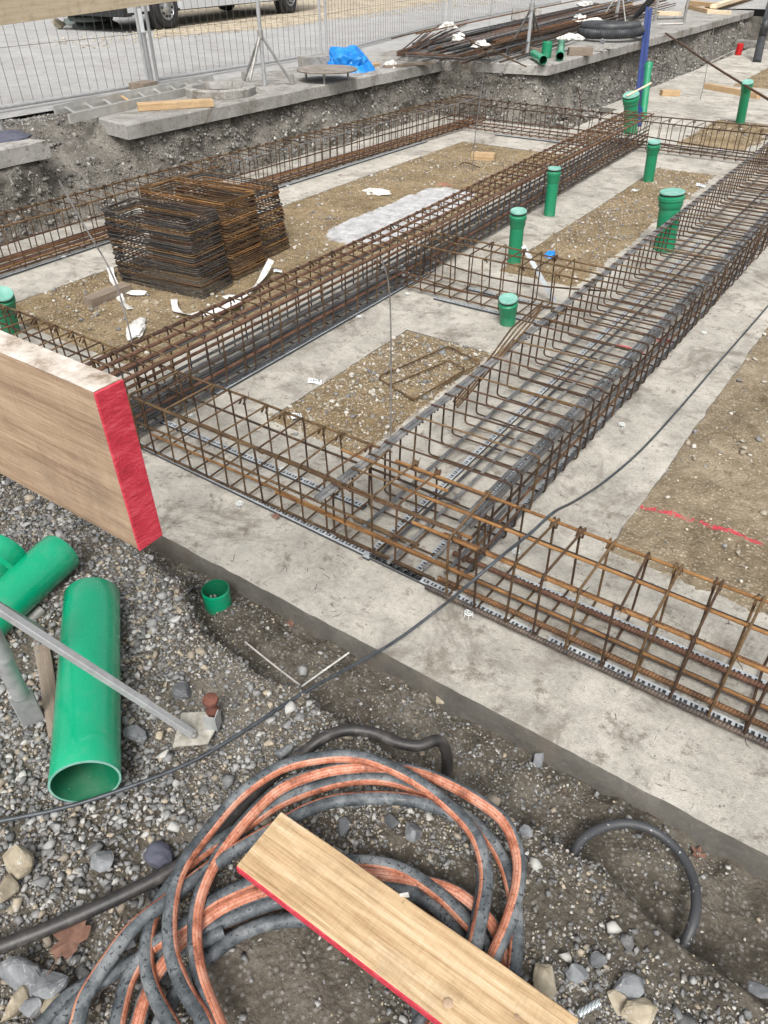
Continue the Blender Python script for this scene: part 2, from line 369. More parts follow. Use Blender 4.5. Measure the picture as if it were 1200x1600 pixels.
M['beige'] = stone_mat('beige_stone', [(0, (.45, .38, .27)), (.4, (.55, .48, .36)), (.7, (.36, .3, .22))], .9)
m = NT('beige_gravel_sheet', .95); m.color(m.ramp(m.noise(4, 6, .75), [(.35, (.24, .2, .15)), (.6, (.5, .43, .32))])); m.bump(m.noise(40, 4), .8, .02); M['beige_sheet'] = m.m
def rock_mat(name, a, b):
    m = NT(name, .7, 0, .4); n = m.noise(14, 6, .7); c = m.ramp(n, [(.32, a), (.66, b)])
    v = m.ramp(m.noise(22, 3, .6, dist=2.5), [(.6, 0.0), (.64, .6)]); m.color(m.mix(v, c, (.45, .44, .42))); m.bump(n, .6, .006); return m.m
M['rock_grey'] = rock_mat('grey_rock', (.11, .12, .13), (.27, .275, .28))
M['rock_tan'] = rock_mat('tan_rock', (.2, .165, .11), (.42, .37, .28))
M['rock_dark'] = rock_mat('dark_rock', (.055, .06, .066), (.15, .155, .16))
def wood_mat(name, a, b, c, ring=34, knots=True, rough=.75):
    m = NT(name, rough, 0, .25)
    big = m.noise(1.0, 2, .5, vec=m.scaled((.7, 6, 6))); mid = m.noise(1.0, 5, .7, vec=m.scaled((2.0, 34, 34)), dist=.4)
    fine = m.noise(1.0, 4, .75, vec=m.scaled((9, 230, 230))); saw = m.noise(1.0, 3, .7, vec=m.scaled((170, 14, 14))); X = m.xyz()
    kv = m.vor(1.0, vec=m.scaled((2.6, 6.5, 3.0))); warp = m.math('MULTIPLY', m.ramp(kv, [(.0, 1.0), (.32, 0.0)]), 2.4)
    g = m.math('ABSOLUTE', m.math('SINE', m.math('ADD', m.math('ADD', m.math('MULTIPLY', X[1], ring * 2.2), m.math('MULTIPLY', X[2], ring * 2.2)), m.math('ADD', m.math('MULTIPLY', big, 7.0), warp))))
    f = m.math('ADD', m.math('ADD', m.math('MULTIPLY', m.math('POWER', g, .5), .085), m.math('MULTIPLY', fine, .36)), m.math('ADD', m.math('MULTIPLY', mid, .46), m.math('MULTIPLY', saw, .10)))
    col = m.ramp(f, [(.38, a), (.52, b), (.66, c)])
    col = m.mix(m.ramp(m.noise(5, 6, .78), [(.5, 0.0), (.72, .5)]), col, m.mix(.5, a, (.1, .085, .07)))
    if knots: col = m.mix(m.math('MULTIPLY', m.ramp(kv, [(.06, .85), (.11, 0.0)]), .85), col, (a[0] * .55, a[1] * .45, a[2] * .38))
    col = m.mix(m.ramp(m.noise(40, 3, .7), [(.70, 0.0), (.76, .6)]), col, (.1, .075, .05))
    m.color(col); m.bump(m.math('ADD', m.math('MULTIPLY', g, .2), m.math('ADD', fine, m.math('MULTIPLY', saw, .4))), .45, .003); return m.m
M['wood'] = wood_mat('sawn_spruce', (.30, .19, .095), (.46, .32, .18), (.56, .42, .26))
M['wood_plank'] = wood_mat('golden_sawn_plank', (.27, .165, .085), (.47, .33, .185), (.62, .49, .33), ring=60)
M['wood_board'] = wood_mat('weathered_brown_board', (.20, .135, .088), (.36, .255, .17), (.48, .36, .25), ring=20)
M['wood_grey'] = wood_mat('grey_old_timber', (.13, .10, .075), (.22, .175, .135), (.31, .26, .21))
M['wood_pale'] = wood_mat('pale_board', (.60, .47, .30), (.72, .60, .42), (.78, .68, .52), knots=False)
m = NT('dusty_board_top', .95); m.color(m.ramp(m.noise(22, 6, .75), [(.32, (.22, .165, .115)), (.46, (.45, .39, .33)), (.62, (.62, .575, .52))])); m.bump(m.noise(70, 5), .5, .004); M['wood_dust'] = m.m
def redp():
    m = NT('red_paint_on_wood', .7); f = m.noise(1.0, 4, .7, vec=m.scaled((60, 30, 160)))
    w2 = m.n('ShaderNodeTexWave'); w2.wave_type = 'RINGS'; w2.inputs['Scale'].default_value = 45; w2.inputs['Distortion'].default_value = 14; w2.inputs['Detail'].default_value = 4
    m.l(m.tc.outputs['Object'], w2.inputs[0])
    c = m.ramp(m.math('ADD', m.math('MULTIPLY', w2.outputs['Fac'], .10), m.math('MULTIPLY', f, .90)), [(.30, (.32, .018, .035)), (.5, (.52, .03, .055)), (.7, (.62, .09, .12))])
    m.color(c); m.bump(m.math('ADD', m.math('MULTIPLY', w2.outputs['Fac'], .12), f), .3, .0015); return m.m
M['redpaint'] = redp()
def duct_mat():
    m = NT('striped_duct_plastic', .5, 0, .4)
    uv = m.n('ShaderNodeSeparateXYZ'); m.l(m.tc.outputs['UV'], uv.inputs[0]); u = uv.outputs[0]
    n = m.noise(10, 6, .75); wet = m.ramp(m.noise(110, 2, .5), [(.61, 0.0), (.64, 1.0)])
    c = m.ramp(n, [(.38, (.035, .041, .046)), (.5, (.085, .097, .105)), (.62, (.19, .20, .205))])
    inside = m.math('LESS_THAN', m.math('ABSOLUTE', m.math('SUBTRACT', u, .5)), .135)
    org = m.ramp(m.noise(16, 5, .75), [(.36, (.19, .07, .042)), (.48, (.44, .165, .095)), (.62, (.56, .29, .2))])
    ln = m.math('LESS_THAN', m.math('ABSOLUTE', m.math('SUBTRACT', m.math('FRACT', m.math('MULTIPLY', u, 13.0)), .5)), .07)
    org = m.mix(m.math('MULTIPLY', ln, .75), org, (.14, .04, .025))
    c = m.mix(inside, c, org); c = m.mix(m.math('MULTIPLY', wet, m.ramp(inside, [(0, .8), (1, .5)])), c, m.mix(inside, (.03, .032, .035), (.22, .06, .03)))
    m.color(c); m.rough(m.ramp(wet, [(0, .6), (1, .25)])); m.bump(n, .2, .002); return m.m
M['duct'] = duct_mat()
m = NT('brown_black_hose', .5); m.color(m.ramp(m.noise(14, 5, .75), [(.36, (.018, .017, .017)), (.52, (.04, .036, .034)), (.66, (.11, .10, .09))])); m.bump(m.noise(60, 3), .2, .002); M['hose'] = m.m
m = NT('speckled_hose', .5); m.color(m.mix(m.ramp(m.noise(70, 2), [(.66, 0.0), (.7, .8)]), (.05, .052, .056), (.5, .48, .45))); M['hose2'] = m.m
m = NT('black_cable', .45); m.color(m.ramp(m.noise(25, 4), [(.35, (.025, .03, .036)), (.7, (.065, .075, .085))])); M['cable'] = m.m

# ============================================================ SETTING
def grid(name, x0, x1, y0, y1, step, hf, mat, smooth=True, mask=None, kind='structure'):
    nx = max(2, int((x1 - x0) / step) + 1); ny = max(2, int((y1 - y0) / step) + 1)
    X, Y = np.meshgrid(np.linspace(x0, x1, nx), np.linspace(y0, y1, ny)); Z = hf(X, Y)
    V = np.stack([X, Y, Z], -1).reshape(-1, 3)
    I = np.arange(nx * ny).reshape(ny, nx); Fa = np.stack([I[:-1, :-1], I[:-1, 1:], I[1:, 1:], I[1:, :-1]], -1).reshape(-1, 4)
    me = fastmesh(name, V, Fa, mat, smooth); o = link(name, me); tag(o, kind=kind); return o
import bmesh
def _templates(n=22):
    out = []
    for k in range(n):
        bm = bmesh.new(); q = rng.integers(11, 17)
        P_ = rng.normal(size=(q, 3)); P_ /= np.linalg.norm(P_, axis=1, keepdims=True); P_ *= rng.uniform(.82, 1.12, (q, 1))
        P_ *= np.array([1.0, rng.uniform(.7, .98), rng.uniform(.6, .9)])
        for p in P_: bm.verts.new(p)
        bmesh.ops.convex_hull(bm, input=bm.verts[:], use_existing_faces=False)
        for v in [v for v in bm.verts if not v.link_faces]: bm.verts.remove(v)
        bmesh.ops.triangulate(bm, faces=bm.faces[:]); bm.verts.index_update()
        out.append((np.array([v.co[:] for v in bm.verts]), np.array([[v.index for v in f.verts] for f in bm.faces]))); bm.free()
    return out
TPL = _templates()
def stones(name, P, S, mat, flat=.7, sink=.25, jit=.15, normal=None):
    """one mesh of many angular stones: P (n,3) positions, S (n,) radii"""
    n = len(P); q = rng.normal(size=(n, 4)); q /= np.linalg.norm(q, axis=1, keepdims=True)
    a, b, c, d = q.T
    Rm = np.stack([1 - 2 * (c * c + d * d), 2 * (b * c - a * d), 2 * (b * d + a * c), 2 * (b * c + a * d), 1 - 2 * (b * b + d * d), 2 * (c * d - a * b), 2 * (b * d - a * c), 2 * (c * d + a * b), 1 - 2 * (b * b + c * c)], -1).reshape(n, 3, 3)
    tid = rng.integers(0, len(TPL), n); VV = []; FF = []; off = 0
    for t, (TV, TF) in enumerate(TPL):
        w_ = np.where(tid == t)[0]; m_ = len(w_)
        if not m_: continue
        V = TV[None] * (1 + rng.uniform(-jit, jit, (m_, len(TV), 1)))
        V = np.einsum('nij,nkj->nki', Rm[w_], V)
        if normal is None: V[:, :, 2] *= flat
        V = V * S[w_][:, None, None] + P[w_][:, None, :]
        if normal is None: V[:, :, 2] += (S[w_] * (flat - sink) * .8)[:, None]
        VV.append(V.reshape(-1, 3)); FF.append((TF[None] + (off + np.arange(m_) * len(TV))[:, None, None]).reshape(-1, 3)); off += m_ * len(TV)
    o = link(name, fastmesh(name, np.concatenate(VV), np.concatenate(FF), mat)); return tag(o, kind='stuff')
def scatter(name, n, box, hf, smin, smax, mat, mask=None, pw=2.5, **k):
    x = rng.uniform(box[0], box[1], n); y = rng.uniform(box[2], box[3], n)
    if mask is not None:
        keep = rng.random(n) < mask(x, y); x = x[keep]; y = y[keep]
    S = smin + (smax - smin) * rng.random(len(x)) ** pw
    return stones(name, np.stack([x, y, hf(x, y)], -1), S, mat, **k)

# --- foreground bank and trench
def crest(x): return 1.0 + .16 * sstep(-1.2, -1.9, x) + .035 * fbm(x, x * 0, 3.0, 3, 5) - .10 * sstep(-.1, .5, x)
def ground_h(x, y):
    x = np.asarray(x, float); y = np.asarray(y, float)
    top = .085 + .03 * fbm(x, y, 2.2, 4, 1) + .018 * fbm(x, y, 14, 3, 2) + .05 * sstep(-1.2, -2.2, x)
    low = -.076 + .03 * fbm(x, y, 5, 4, 3) + .028 * fbm(x, y, 22, 3, 4) - .02 * sstep(.2, .9, x)
    low = low - .012 * sstep(1.24, 1.31, y)
    k = sstep(crest(x) - .02, crest(x) + .075, y + .05 * fbm(x, y, 9, 4, 9))
    return top * (1 - k) + low * k
grid('ground', -5.5, 2.6, -.8, 1.36, .0125, ground_h, M['gravel_ground'])
grid('rear_ground', -60, 60, -60, -.79, 4.0, lambda x, y: .07 + 0 * x, M['gravel_ground'])
grid('side_ground', 2.58, 9.0, -.82, 30, .5, lambda x, y: -.02 + .05 * fbm(x, y, .8, 3, 40), M['soil'])
def fg_mask(x, y):
    mud = np.maximum(0, 1 - ((x + .50) ** 2 / .07 + (y - .36) ** 2 / .045)); r = np.clip(.62 + 2.3 * fbm(x, y, 3.0, 3, 21) + .35 * sstep(-.6, -1.1, x), .05, 1)
    tr = sstep(crest(x) - .04, crest(x) + .06, y); return np.clip(r * (1 - .93 * np.clip(mud * 2.2, 0, 1)) * (1 - .62 * tr), 0.02, 1)
scatter('fine_gravel', 72000, (-2.7, .75, -.05, 1.31), ground_h, .0022, .0065, M['grit'], fg_mask)
scatter('gravel', 26000, (-2.7, .75, -.05, 1.31), ground_h, .004, .012, M['stones'], fg_mask)
scatter('crushed_gravel', 9000, (-2.4, -.62, -.05, 1.15), ground_h, .006, .016, M['stones'], lambda x, y: np.clip(.25 + 2.2 * fbm(x, y, 2.6, 3, 23) + .5 * sstep(-.7, -1.2, x), .0, 1) * (1 - sstep(crest(x) - .12, crest(x), y)), pw=1.6)
scatter('coarse_gravel', 2600, (-2.6, .75, -.05, 1.30), ground_h, .011, .026, M['stones'], lambda x, y: fg_mask(x, y) ** 1.5 * np.clip(.35 + 1.5 * sstep(-.55, -1.2, x), 0, 1))
scatter('gravel_behind_board', 9000, (-5.5, -2.6, -.2, 1.31), ground_h, .006, .02, M['stones'])

# --- blinding concrete footing strips (one cast sheet with real thickness)
RECT = [(-9, 4.5, 1.33, 2.27), (-3.22, -2.27, 2.27, 9.0), (-1.68, -.455, 2.27, 8.75), (-2.27, -1.68, 3.6, 4.87), (-5.9, -4.72, 2.27, 9.0),
        (-5.9, 3, 8.7, 10.05), (-3.9, -2.45, 10.05, 12.0), (-4.15, .5, 12.0, 15.3), (-4.15, -3.02, 15.3, 23.0), (-1.68, -.4, 10.05, 12.0)]
def slab_in(x, y): return any(a < x < b and c < y < d for a, b, c, d in RECT)
def slab():
    def brk(vals, lo, hi, st):
        s_ = set(v for v in vals if lo <= v <= hi); base = sorted(s_); out = []
        for a, b in zip(base[:-1], base[1:]):
            k = max(1, int(round((b - a) / st(.5 * (a + b))))); out += [a + (b - a) * i / k for i in range(k)]
        return out + [base[-1]]
    xs = brk([r[0] for r in RECT] + [r[1] for r in RECT], -9, 4.5, lambda v: .025 if -4 < v < 1 else .15)
    ys = brk([r[2] for r in RECT] + [r[3] for r in RECT], 1.33, 23.0, lambda v: .03 if v < 6 else .12)
    nx, ny = len(xs), len(ys)
    inn = np.zeros((nx - 1, ny - 1), bool)
    cx = .5 * (np.array(xs[1:]) + np.array(xs[:-1])); cy = .5 * (np.array(ys[1:]) + np.array(ys[:-1]))
    for a, b, c, d in RECT: inn |= ((cx > a) & (cx < b))[:, None] & ((cy > c) & (cy < d))[None, :]
    X, Y = np.meshgrid(xs, ys, indexing='ij')
    JX = X + .012 * fbm(X, Y, 11, 3, 31) + .006 * fbm(X, Y, 1.7, 2, 32); JY = Y + .006 * fbm(X, Y, 16, 3, 33) + .003 * fbm(X, Y, 1.7, 2, 34)
    # right-hand strip flares slightly away
    JX = JX + np.where((X > -1.0) & (X < -.4) & (Y > 2.4), .03 * (Y - 2.4) * (X + 1.0) / .55, 0)
    Z = .0022 * fbm(X, Y, 2.5, 3, 35)
    I = np.arange(nx * ny).reshape(nx, ny); top = np.stack([JX, JY, Z], -1).reshape(-1, 3)
    idx = np.argwhere(inn); Fa = [(I[i, j], I[i + 1, j], I[i + 1, j + 1], I[i, j + 1]) for i, j in idx]
    link('footing_blinding', fastmesh('footing_blinding', top, Fa, M['concrete'], True))['kind'] = 'structure'
    V = []; Fs = []; vi = {}
    def side(p, q, n_):
        P = top[p]; Q = top[q]; o = len(V)
        for A in (P, Q):
            w_ = .006 * float(fbm(A[0], A[1], 14, 2, 36))
            V.append((A[0], A[1], A[2])); V.append((A[0] + n_.x * (.003 + w_), A[1] + n_.y * (.003 + w_), -.008 + w_)); V.append((A[0] + n_.x * .004, A[1] + n_.y * .004, -.07)); V.append((A[0] + n_.x * (.012), A[1] + n_.y * .012, -.14))
        for k in range(3): Fs.append((o + k, o + k + 1, o + k + 5, o + k + 4))
    for i, j in idx:
        if j == 0 or not inn[i, j - 1]: side(I[i, j], I[i + 1, j], Vector((0, -1, 0)))
        if j == ny - 2 or not inn[i, j + 1]: side(I[i + 1, j + 1], I[i, j + 1], Vector((0, 1, 0)))
        if i == 0 or not inn[i - 1, j]: side(I[i, j + 1], I[i, j], Vector((-1, 0, 0)))
        if i == nx - 2 or not inn[i + 1, j]: side(I[i + 1, j], I[i + 1, j + 1], Vector((1, 0, 0)))
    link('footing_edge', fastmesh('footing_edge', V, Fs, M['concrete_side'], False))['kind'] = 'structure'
slab()
_sl = lambda x, y: .001 + 0 * x
scatter('slab_grit', 5200, (-4.4, 1.6, 1.345, 2.25), _sl, .0013, .0045, M['grit'], lambda x, y: np.clip(.25 + 1.6 * fbm(x, y, 2.3, 3, 210) + .5 * sstep(1.55, 1.36, y), .02, 1), pw=4)
scatter('slab_grit', 3000, (-2.26, -1.7, 3.62, 4.85), _sl, .0015, .005, M['soilclump'], lambda x, y: np.clip(.2 + 1.6 * fbm(x, y, 2.3, 3, 211), .02, 1), pw=4)
scatter('slab_grit', 4500, (-.95, -.47, 2.3, 7), _sl, .0015, .005, M['soilclump'], lambda x, y: np.clip(.2 + .8 * sstep(-.62, -.48, x) + 1.2 * fbm(x, y, 2.3, 3, 212), .02, 1), pw=4)
scatter('slab_grit', 3500, (-2.62, -2.28, 2.3, 7), _sl, .0015, .005, M['soilclump'], lambda x, y: np.clip(.2 + .8 * sstep(-2.4, -2.28, x) + 1.2 * fbm(x, y, 2.3, 3, 213), .02, 1), pw=4)
_w = MB()
for _i in range(90):
    _x = random.uniform(-3.2, 1.0); _y = random.uniform(1.36, 1.66) if _i % 3 else random.uniform(2.02, 2.25); _a = random.uniform(0, 6.3); _l = random.uniform(.006, .02); _c = random.uniform(-.5, .5)
    _w.tube([(_x + _l * q * math.cos(_a + _c * q), _y + _l * q * math.sin(_a + _c * q), .003) for q in (-1, -.3, .4, 1)], .0009, 4)
tag(_w.build('tie_wire_scraps', M['rust'], None, False), kind='stuff')
# --- soil patches
def soil_h(base, amp=.014, seed=50, bb=None):
    def h(x, y):
        e = 1.0
        if bb is not None:
            a, b, c, d = bb; fl = .03 * np.clip(y - 2.4, 0, 7) if seed == 80 else 0.0
            dd = np.minimum(np.minimum(x - a - fl, b - x), np.minimum(y - c, d - y)); e = sstep(.02, .16, dd)
        return base - .004 + e * (.010 + amp * 1.7 * fbm(x, y, 2.2, 4, seed) + .012 * fbm(x, y, 13, 3, seed + 7)) + .006 * fbm(x, y, 9, 3, seed + 5) + .006 * fbm(x, y, 40, 2, seed + 9) - .004 * (1 - e)
    return h
PATCH = [('soil', (-2.30, -1.60, 2.22, 3.64), .002, M['soil'], .012, 60),
         ('soil', (-2.30, -1.60, 4.83, 8.76), .004, M['soil'], .018, 70),
         ('soil', (-.48, 2.62, 2.20, 8.76), .003, M['soil_red'], .018, 80),
         ('soil', (-4.80, -3.16, 2.22, 8.76), -.004, M['soil_white'], .02, 90),
         ('soil', (-2.55, -1.5, 10.0, 12.05), .0, M['soil'], .06, 100),
         ('soil', (-3.1, 2.62, 15.25, 24.0), .0, M['soil'], .12, 110),
         ('soil', (-.5, 2.62, 10.0, 15.3), -.02, M['soil_red'], .05, 120)]
for nm, (a, b, c, d), base, mt, st, sd_ in PATCH:
    h = soil_h(base, .014, sd_, (a, b, c, d)); grid(nm, a, b, c, d, st, h, mt)
    ar = (b - a) * (d - c); near = c < 5
    n1 = int(min(22000, ar * (7500 if c < 3 else 3600 if near else 900)))
    def edge(x, y, a=a, b=b, c=c, d=d): 
        e = np.minimum(np.minimum(x - a, b - x), np.minimum(y - c, d - y)); return np.clip(e / .07, .12, 1) * np.clip(.7 + 1.2 * fbm(x, y, 2.5, 3, 66), .15, 1) * np.where(((x + 3.64) / .31) ** 4 + ((y - 5.7) / 1.0) ** 4 < 1, .06, 1)
    scatter('soil_crumbs', n1, (a, b, c, d), h, .003, .010 if near else .016, M['soilclump'], edge)
    scatter('pebbles', int(n1 / 9), (a, b, c, d), h, .007, .022 if near else .03, M['pebble'], edge)
# floor below the strips, gravel by the walls
grid('pit_floor', -6.6, 9, 1.30, 30, .12, lambda x, y: -.10 + .05 * fbm(x, y, 2.0, 4, 130) - .03 * (x > -5.6), M['mud'])

# --- earth faces of the pit
WALL = [(-6.06, -6.0), (-6.06, 10.25), (-4.68, 10.72), (-4.66, 23.4), (9.0, 24.4)]
def earth_face():
    pts = []
    for (a, b), (c, d) in zip(WALL[:-1], WALL[1:]):
        L = math.hypot(c - a, d - b); k = int(L / .035) if b < 13 else int(L / .08)
        for i in range(k): pts.append((a + (c - a) * i / k, b + (d - b) * i / k, (d - b) / L, -(c - a) / L))
    pts.append((9.0, 24.4, 0, -1)); n = len(pts); nt_ = 26
    P = np.array(pts); s_ = np.cumsum(np.r_[0, np.hypot(np.diff(P[:, 0]), np.diff(P[:, 1]))])
    # smooth the normals round the corners
    N = P[:, 2:].copy()
    for _ in range(6): N[1:-1] = (N[:-2] + N[1:-1] + N[2:]) / 3
    N /= np.linalg.norm(N, axis=1, keepdims=True)
    T = np.linspace(0, 1, nt_)
    S, TT = np.meshgrid(s_, T, indexing='ij')
    z = -.14 + .675 * TT
    off = .24 * (1 - TT) ** 1.3 - .02 + .09 * fbm(S, z, 1.6, 4, 140) + .07 * fbm(S, z, 7, 4, 145) - .02 * sstep(.85, 1.0, TT) 
    ramp = sstep(9.75, 9.95, S) * (1 - sstep(10.62, 10.85, S))     # loose gravel slope between the two slab ends
    z = z + ramp * TT * .10
    off = off + ramp * (.18 - .85 * TT ** 1.3)
    X = P[:, 0][:, None] + N[:, 0][:, None] * off; Y = P[:, 1][:, None] + N[:, 1][:, None] * off
    V = np.stack([X, Y, z], -1); I = np.arange(n * nt_).reshape(n, nt_)
    Fa = np.stack([I[:-1, :-1], I[1:, :-1], I[1:, 1:], I[:-1, 1:]], -1).reshape(-1, 4)
    link('earth_face', fastmesh('earth_face', V.reshape(-1, 3), Fa, M['bankwall'], True))['kind'] = 'structure'
    # stones bedded in the face
    m_ = 30000; i = rng.integers(0, n, m_); w8 = (P[i, 1] > 0.5) & (P[i, 1] < 23.6) & (P[i, 0] < 0); i = i[w8]; j = rng.integers(0, nt_ - 1, len(i))
    Pt = V[i, j] + rng.uniform(-.015, .015, (len(i), 3)); S_ = .006 + .026 * rng.random(len(i)) ** 3.6
    stones('bank_stones', Pt, S_, M['facestone'], normal=True)
    return V
FACE = earth_face()
def base_h(x, y): return -.09 + .05 * fbm(x, y, 2.0, 4, 130)
scatter('wall_foot_rubble', 5000, (-6.0, -5.62, .5, 10.2), base_h, .01, .035, M['facestone'])
scatter('wall_foot_rubble', 3500, (-4.75, -4.05, 10.6, 23), base_h, .012, .045, M['facestone'])

# --- upper level
def prism(name, poly, z0, z1, mat, kind='structure', bev=.012, wob=.0):
    mb = MB(); n = len(poly); C = Vector((sum(p[0] for p in poly) / n, sum(p[1] for p in poly) / n, 0))
    P = [Vector((p[0], p[1], 0)) for p in poly]
    # refine edges
    Q = []
    for i in range(n):
        a, b = P[i], P[(i + 1) % n]; k = max(1, min(60, int((b - a).length / .12)))
        for t in range(k):
            p = a.lerp(b, t / k); nr = (b - a).normalized(); nr = Vector((nr.y, -nr.x, 0)); wv = wob * float(fbm(p.x, p.y, 3, 3, 7)); Q.append((p + nr * wv, nr))
    m_ = len(Q)
    rings = [[q - nr * bev + Vector((0, 0, z1)) for q, nr in Q], [q + Vector((0, 0, z1 - bev)) for q, nr in Q], [q + Vector((0, 0, z0)) for q, nr in Q]]
    V = sum(rings, []); Fc = [tuple(range(m_))]
    for l in range(2):
        for k in range(m_): Fc.append((l * m_ + (k + 1) % m_, l * m_ + k, (l + 1) * m_ + k, (l + 1) * m_ + (k + 1) % m_))
    mb.add(V, Fc); o = mb.build(name, mat, None, smooth=False); tag(o, kind=kind); return o
prism('kerb_slab', [(-6.0, 4.66), (-6.0, 10.30), (-5.86, 10.42), (-4.55, 10.70), (-4.55, 14.5), (-4.62, 23.6), (-6.4, 23.6), (-7.3, 12), (-7.3, 4.9)], .515, .64, M['curb'], wob=.02)
o = prism('kerb_slab', [(-6.02, -6), (-6.02, 3.86), (-6.33, 3.80), (-6.9, 3.2), (-6.9, -6)], .505, .64, M['curb'], wob=.03)
grid('platform_gravel', -7.4, -6.05, -6, 12, .03, lambda x, y: .605 - .55 * sstep(-6.8, -6.4, x) + .03 * fbm(x, y, 4, 4, 160) + .012 * fbm(x, y, 20, 3, 161), M['gravel_ground'])
scatter('platform_grit', 5000, (-7.3, -6.75, 2.2, 4.75), lambda x, y: .605 + .03 * fbm(x, y, 4, 4, 160), .006, .018, M['facestone'])
o = D.objects.new('street', mesh('street', [(-300, -300, .628), (-7.25, -300, .628), (-7.25, 12, .628), (-6.35, 23.5, .628), (-4.9, 24.5, .628), (9, 24.5, .628), (300, 24.5, .628), (300, 300, .628), (-300, 300, .628)], [tuple(range(9))], M['asphalt'], False)); COL.objects.link(o); tag(o, kind='structure')
def rag(name, pts, z, mat, seed=1):
    P = []
    for i in range(len(pts)):
        a, b = Vector(pts[i]), Vector(pts[(i + 1) % len(pts)]); k = max(2, int((b - a).length / .25))
        for t in range(k):
            p = a.lerp(b, t / k); P.append((p.x + .16 * float(fbm(p.x, p.y, 1.3, 3, seed)), p.y + .3 * float(fbm(p.x, p.y, 1.3, 3, seed + 3)), z))
    o = D.objects.new(name, mesh(name, P, [tuple(range(len(P)))], mat, False)); COL.objects.link(o); tag(o, kind='structure'); return o
a_, b_, c_, d_, e_, f_ = at(238, 60, .632), at(600, 18, .632), at(640, 2, .632), at(500, -12, .632), at(300, 0, .632), at(240, 22, .632)
rag('beige_gravel_verge', [a_.xy, at(330, 50, .632).xy, at(430, 44, .632).xy, b_.xy, at(760, -10, .632).xy, at(600, -25, .632).xy, at(360, -8, .632).xy, f_.xy], .633, M['beige_sheet'])
grid_h = lambda x, y: .63 + 0 * x
scatter('verge_stones', 2600, (-13.2, -10.5, 8.5, 24), grid_h, .01, .035, M['beige'], lambda x, y: (x + 13.3 + (y - 9) * .02 > 0) * (x < -11.4 - (y - 10) * .0) * .8)

# ============================================================ REBAR CAGES
def stirrup_mesh(name, w, h, r, mat, hook='L', rad=.02, tail=.06, n=6):
    # lies in the local XZ plane, origin at bottom left corner
    t = tail * .55; e = r * 2.1
    if hook == 'L': P = [(t, e, h - t), (0, e, h), (0, 0, 0), (w, 0, 0), (w, 0, h), (0, -e, h), (t * .8, -e, h - t * 1.1)]
    elif hook == 'R': P = [(w - t, e, h - t), (w, e, h), (w, 0, 0), (0, 0, 0), (0, 0, h), (w, -e, h), (w - t * .8, -e, h - t * 1.1)]
    else: P = [(t, e, h - t), (0, e, h), (0, 0, 0), (w, 0, 0), (w, -e, h), (w - t, -e, h - t * .9)]
    mb = MB(); mb.tube(rnd_path(P, rad, 3), r, n); return mesh(name, mb.V, mb.F, mat, True, mb.U)
def bar(parent, a, b, r, mat, name='longitudinal_bar', wav=.006, n=8, seg=None, sag=0.0, ends=None):
    a = Vector(a); b = Vector(b); L = (b - a).length; k = seg or max(3, int(L / .35)); P = []; s = random.uniform(0, 99)
    for i in range(k + 1):
        t = i / k; p = a.lerp(b, t); p += Vector((random.uniform(-1, 1), random.uniform(-1, 1), random.uniform(-1, 1))) * wav * (.5 if 0 < i < k else 0)
        p.z -= sag * math.sin(math.pi * t); P.append(p)
    mb = MB(); mb.tube(spline(P, 2), r, n); return mb.build(name, mat, parent)
def cage(label, axis, s0, s1, lo, hi, zb, h, sp, r, mats, group='tied rebar cages on the blinding', drift=None, hooks='LRLX', rad=.022, skip=()):
    """axis 'Y': runs along y from s0 to s1, stirrups span x lo..hi. drift(s)->(dlo,dhi)"""
    base = ((lo + hi) / 2, s0, 0) if axis == 'Y' else (s0, (lo + hi) / 2, 0)
    t = thing('rebar_cage', base, label, 'rebar cage', group); bv = Vector(base); cache = {}
    k = int((s1 - s0) / sp); tw = MB()
    for i in range(k + 1):
        s = s0 + i * sp + random.uniform(-.012, .012); dl, dh = drift(s) if drift else (0, 0)
        w_ = hi + dh - lo - dl; key = (round(w_, 2), hooks[i % len(hooks)], mats[i % len(mats)])
        if key not in cache: cache[key] = stirrup_mesh('stirrup', key[0], h, r, M[key[2]], key[1], rad)
        o = link('stirrup', cache[key], t)
        if axis == 'Y': o.location = Vector((lo + dl, s, zb)) - bv; o.rotation_euler = (random.uniform(-.03, .03), random.uniform(-.012, .012), random.uniform(-.05, .05))
        else: o.location = Vector((s, lo + dl, zb)) - bv; o.rotation_euler = (random.uniform(-.012, .012), random.uniform(-.03, .03), R(90) + random.uniform(-.05, .05))
        for q in (lo + dl + .012, hi + dh - .012):
            if random.random() < .62 and s < 6:
                c = Vector((q, s, zb + h - .012)) if axis == 'Y' else Vector((s, q, zb + h - .012)); e1 = Vector((.013, .013, 0)) if random.random() < .5 else Vector((.013, -.013, 0)); up_ = Vector((0, 0, .013))
                tl = Vector((random.uniform(-.02, .02), random.uniform(-.02, .02), random.uniform(-.01, .028)))
                tw.tube([c + e1, c + up_, c - e1, c - up_, c + e1 * .9, c + e1 + tl], .0012, 4)
    tag(tw.build('tie_wires', M['rust'], t, False), kind='stuff')
    return t
ZB = .028
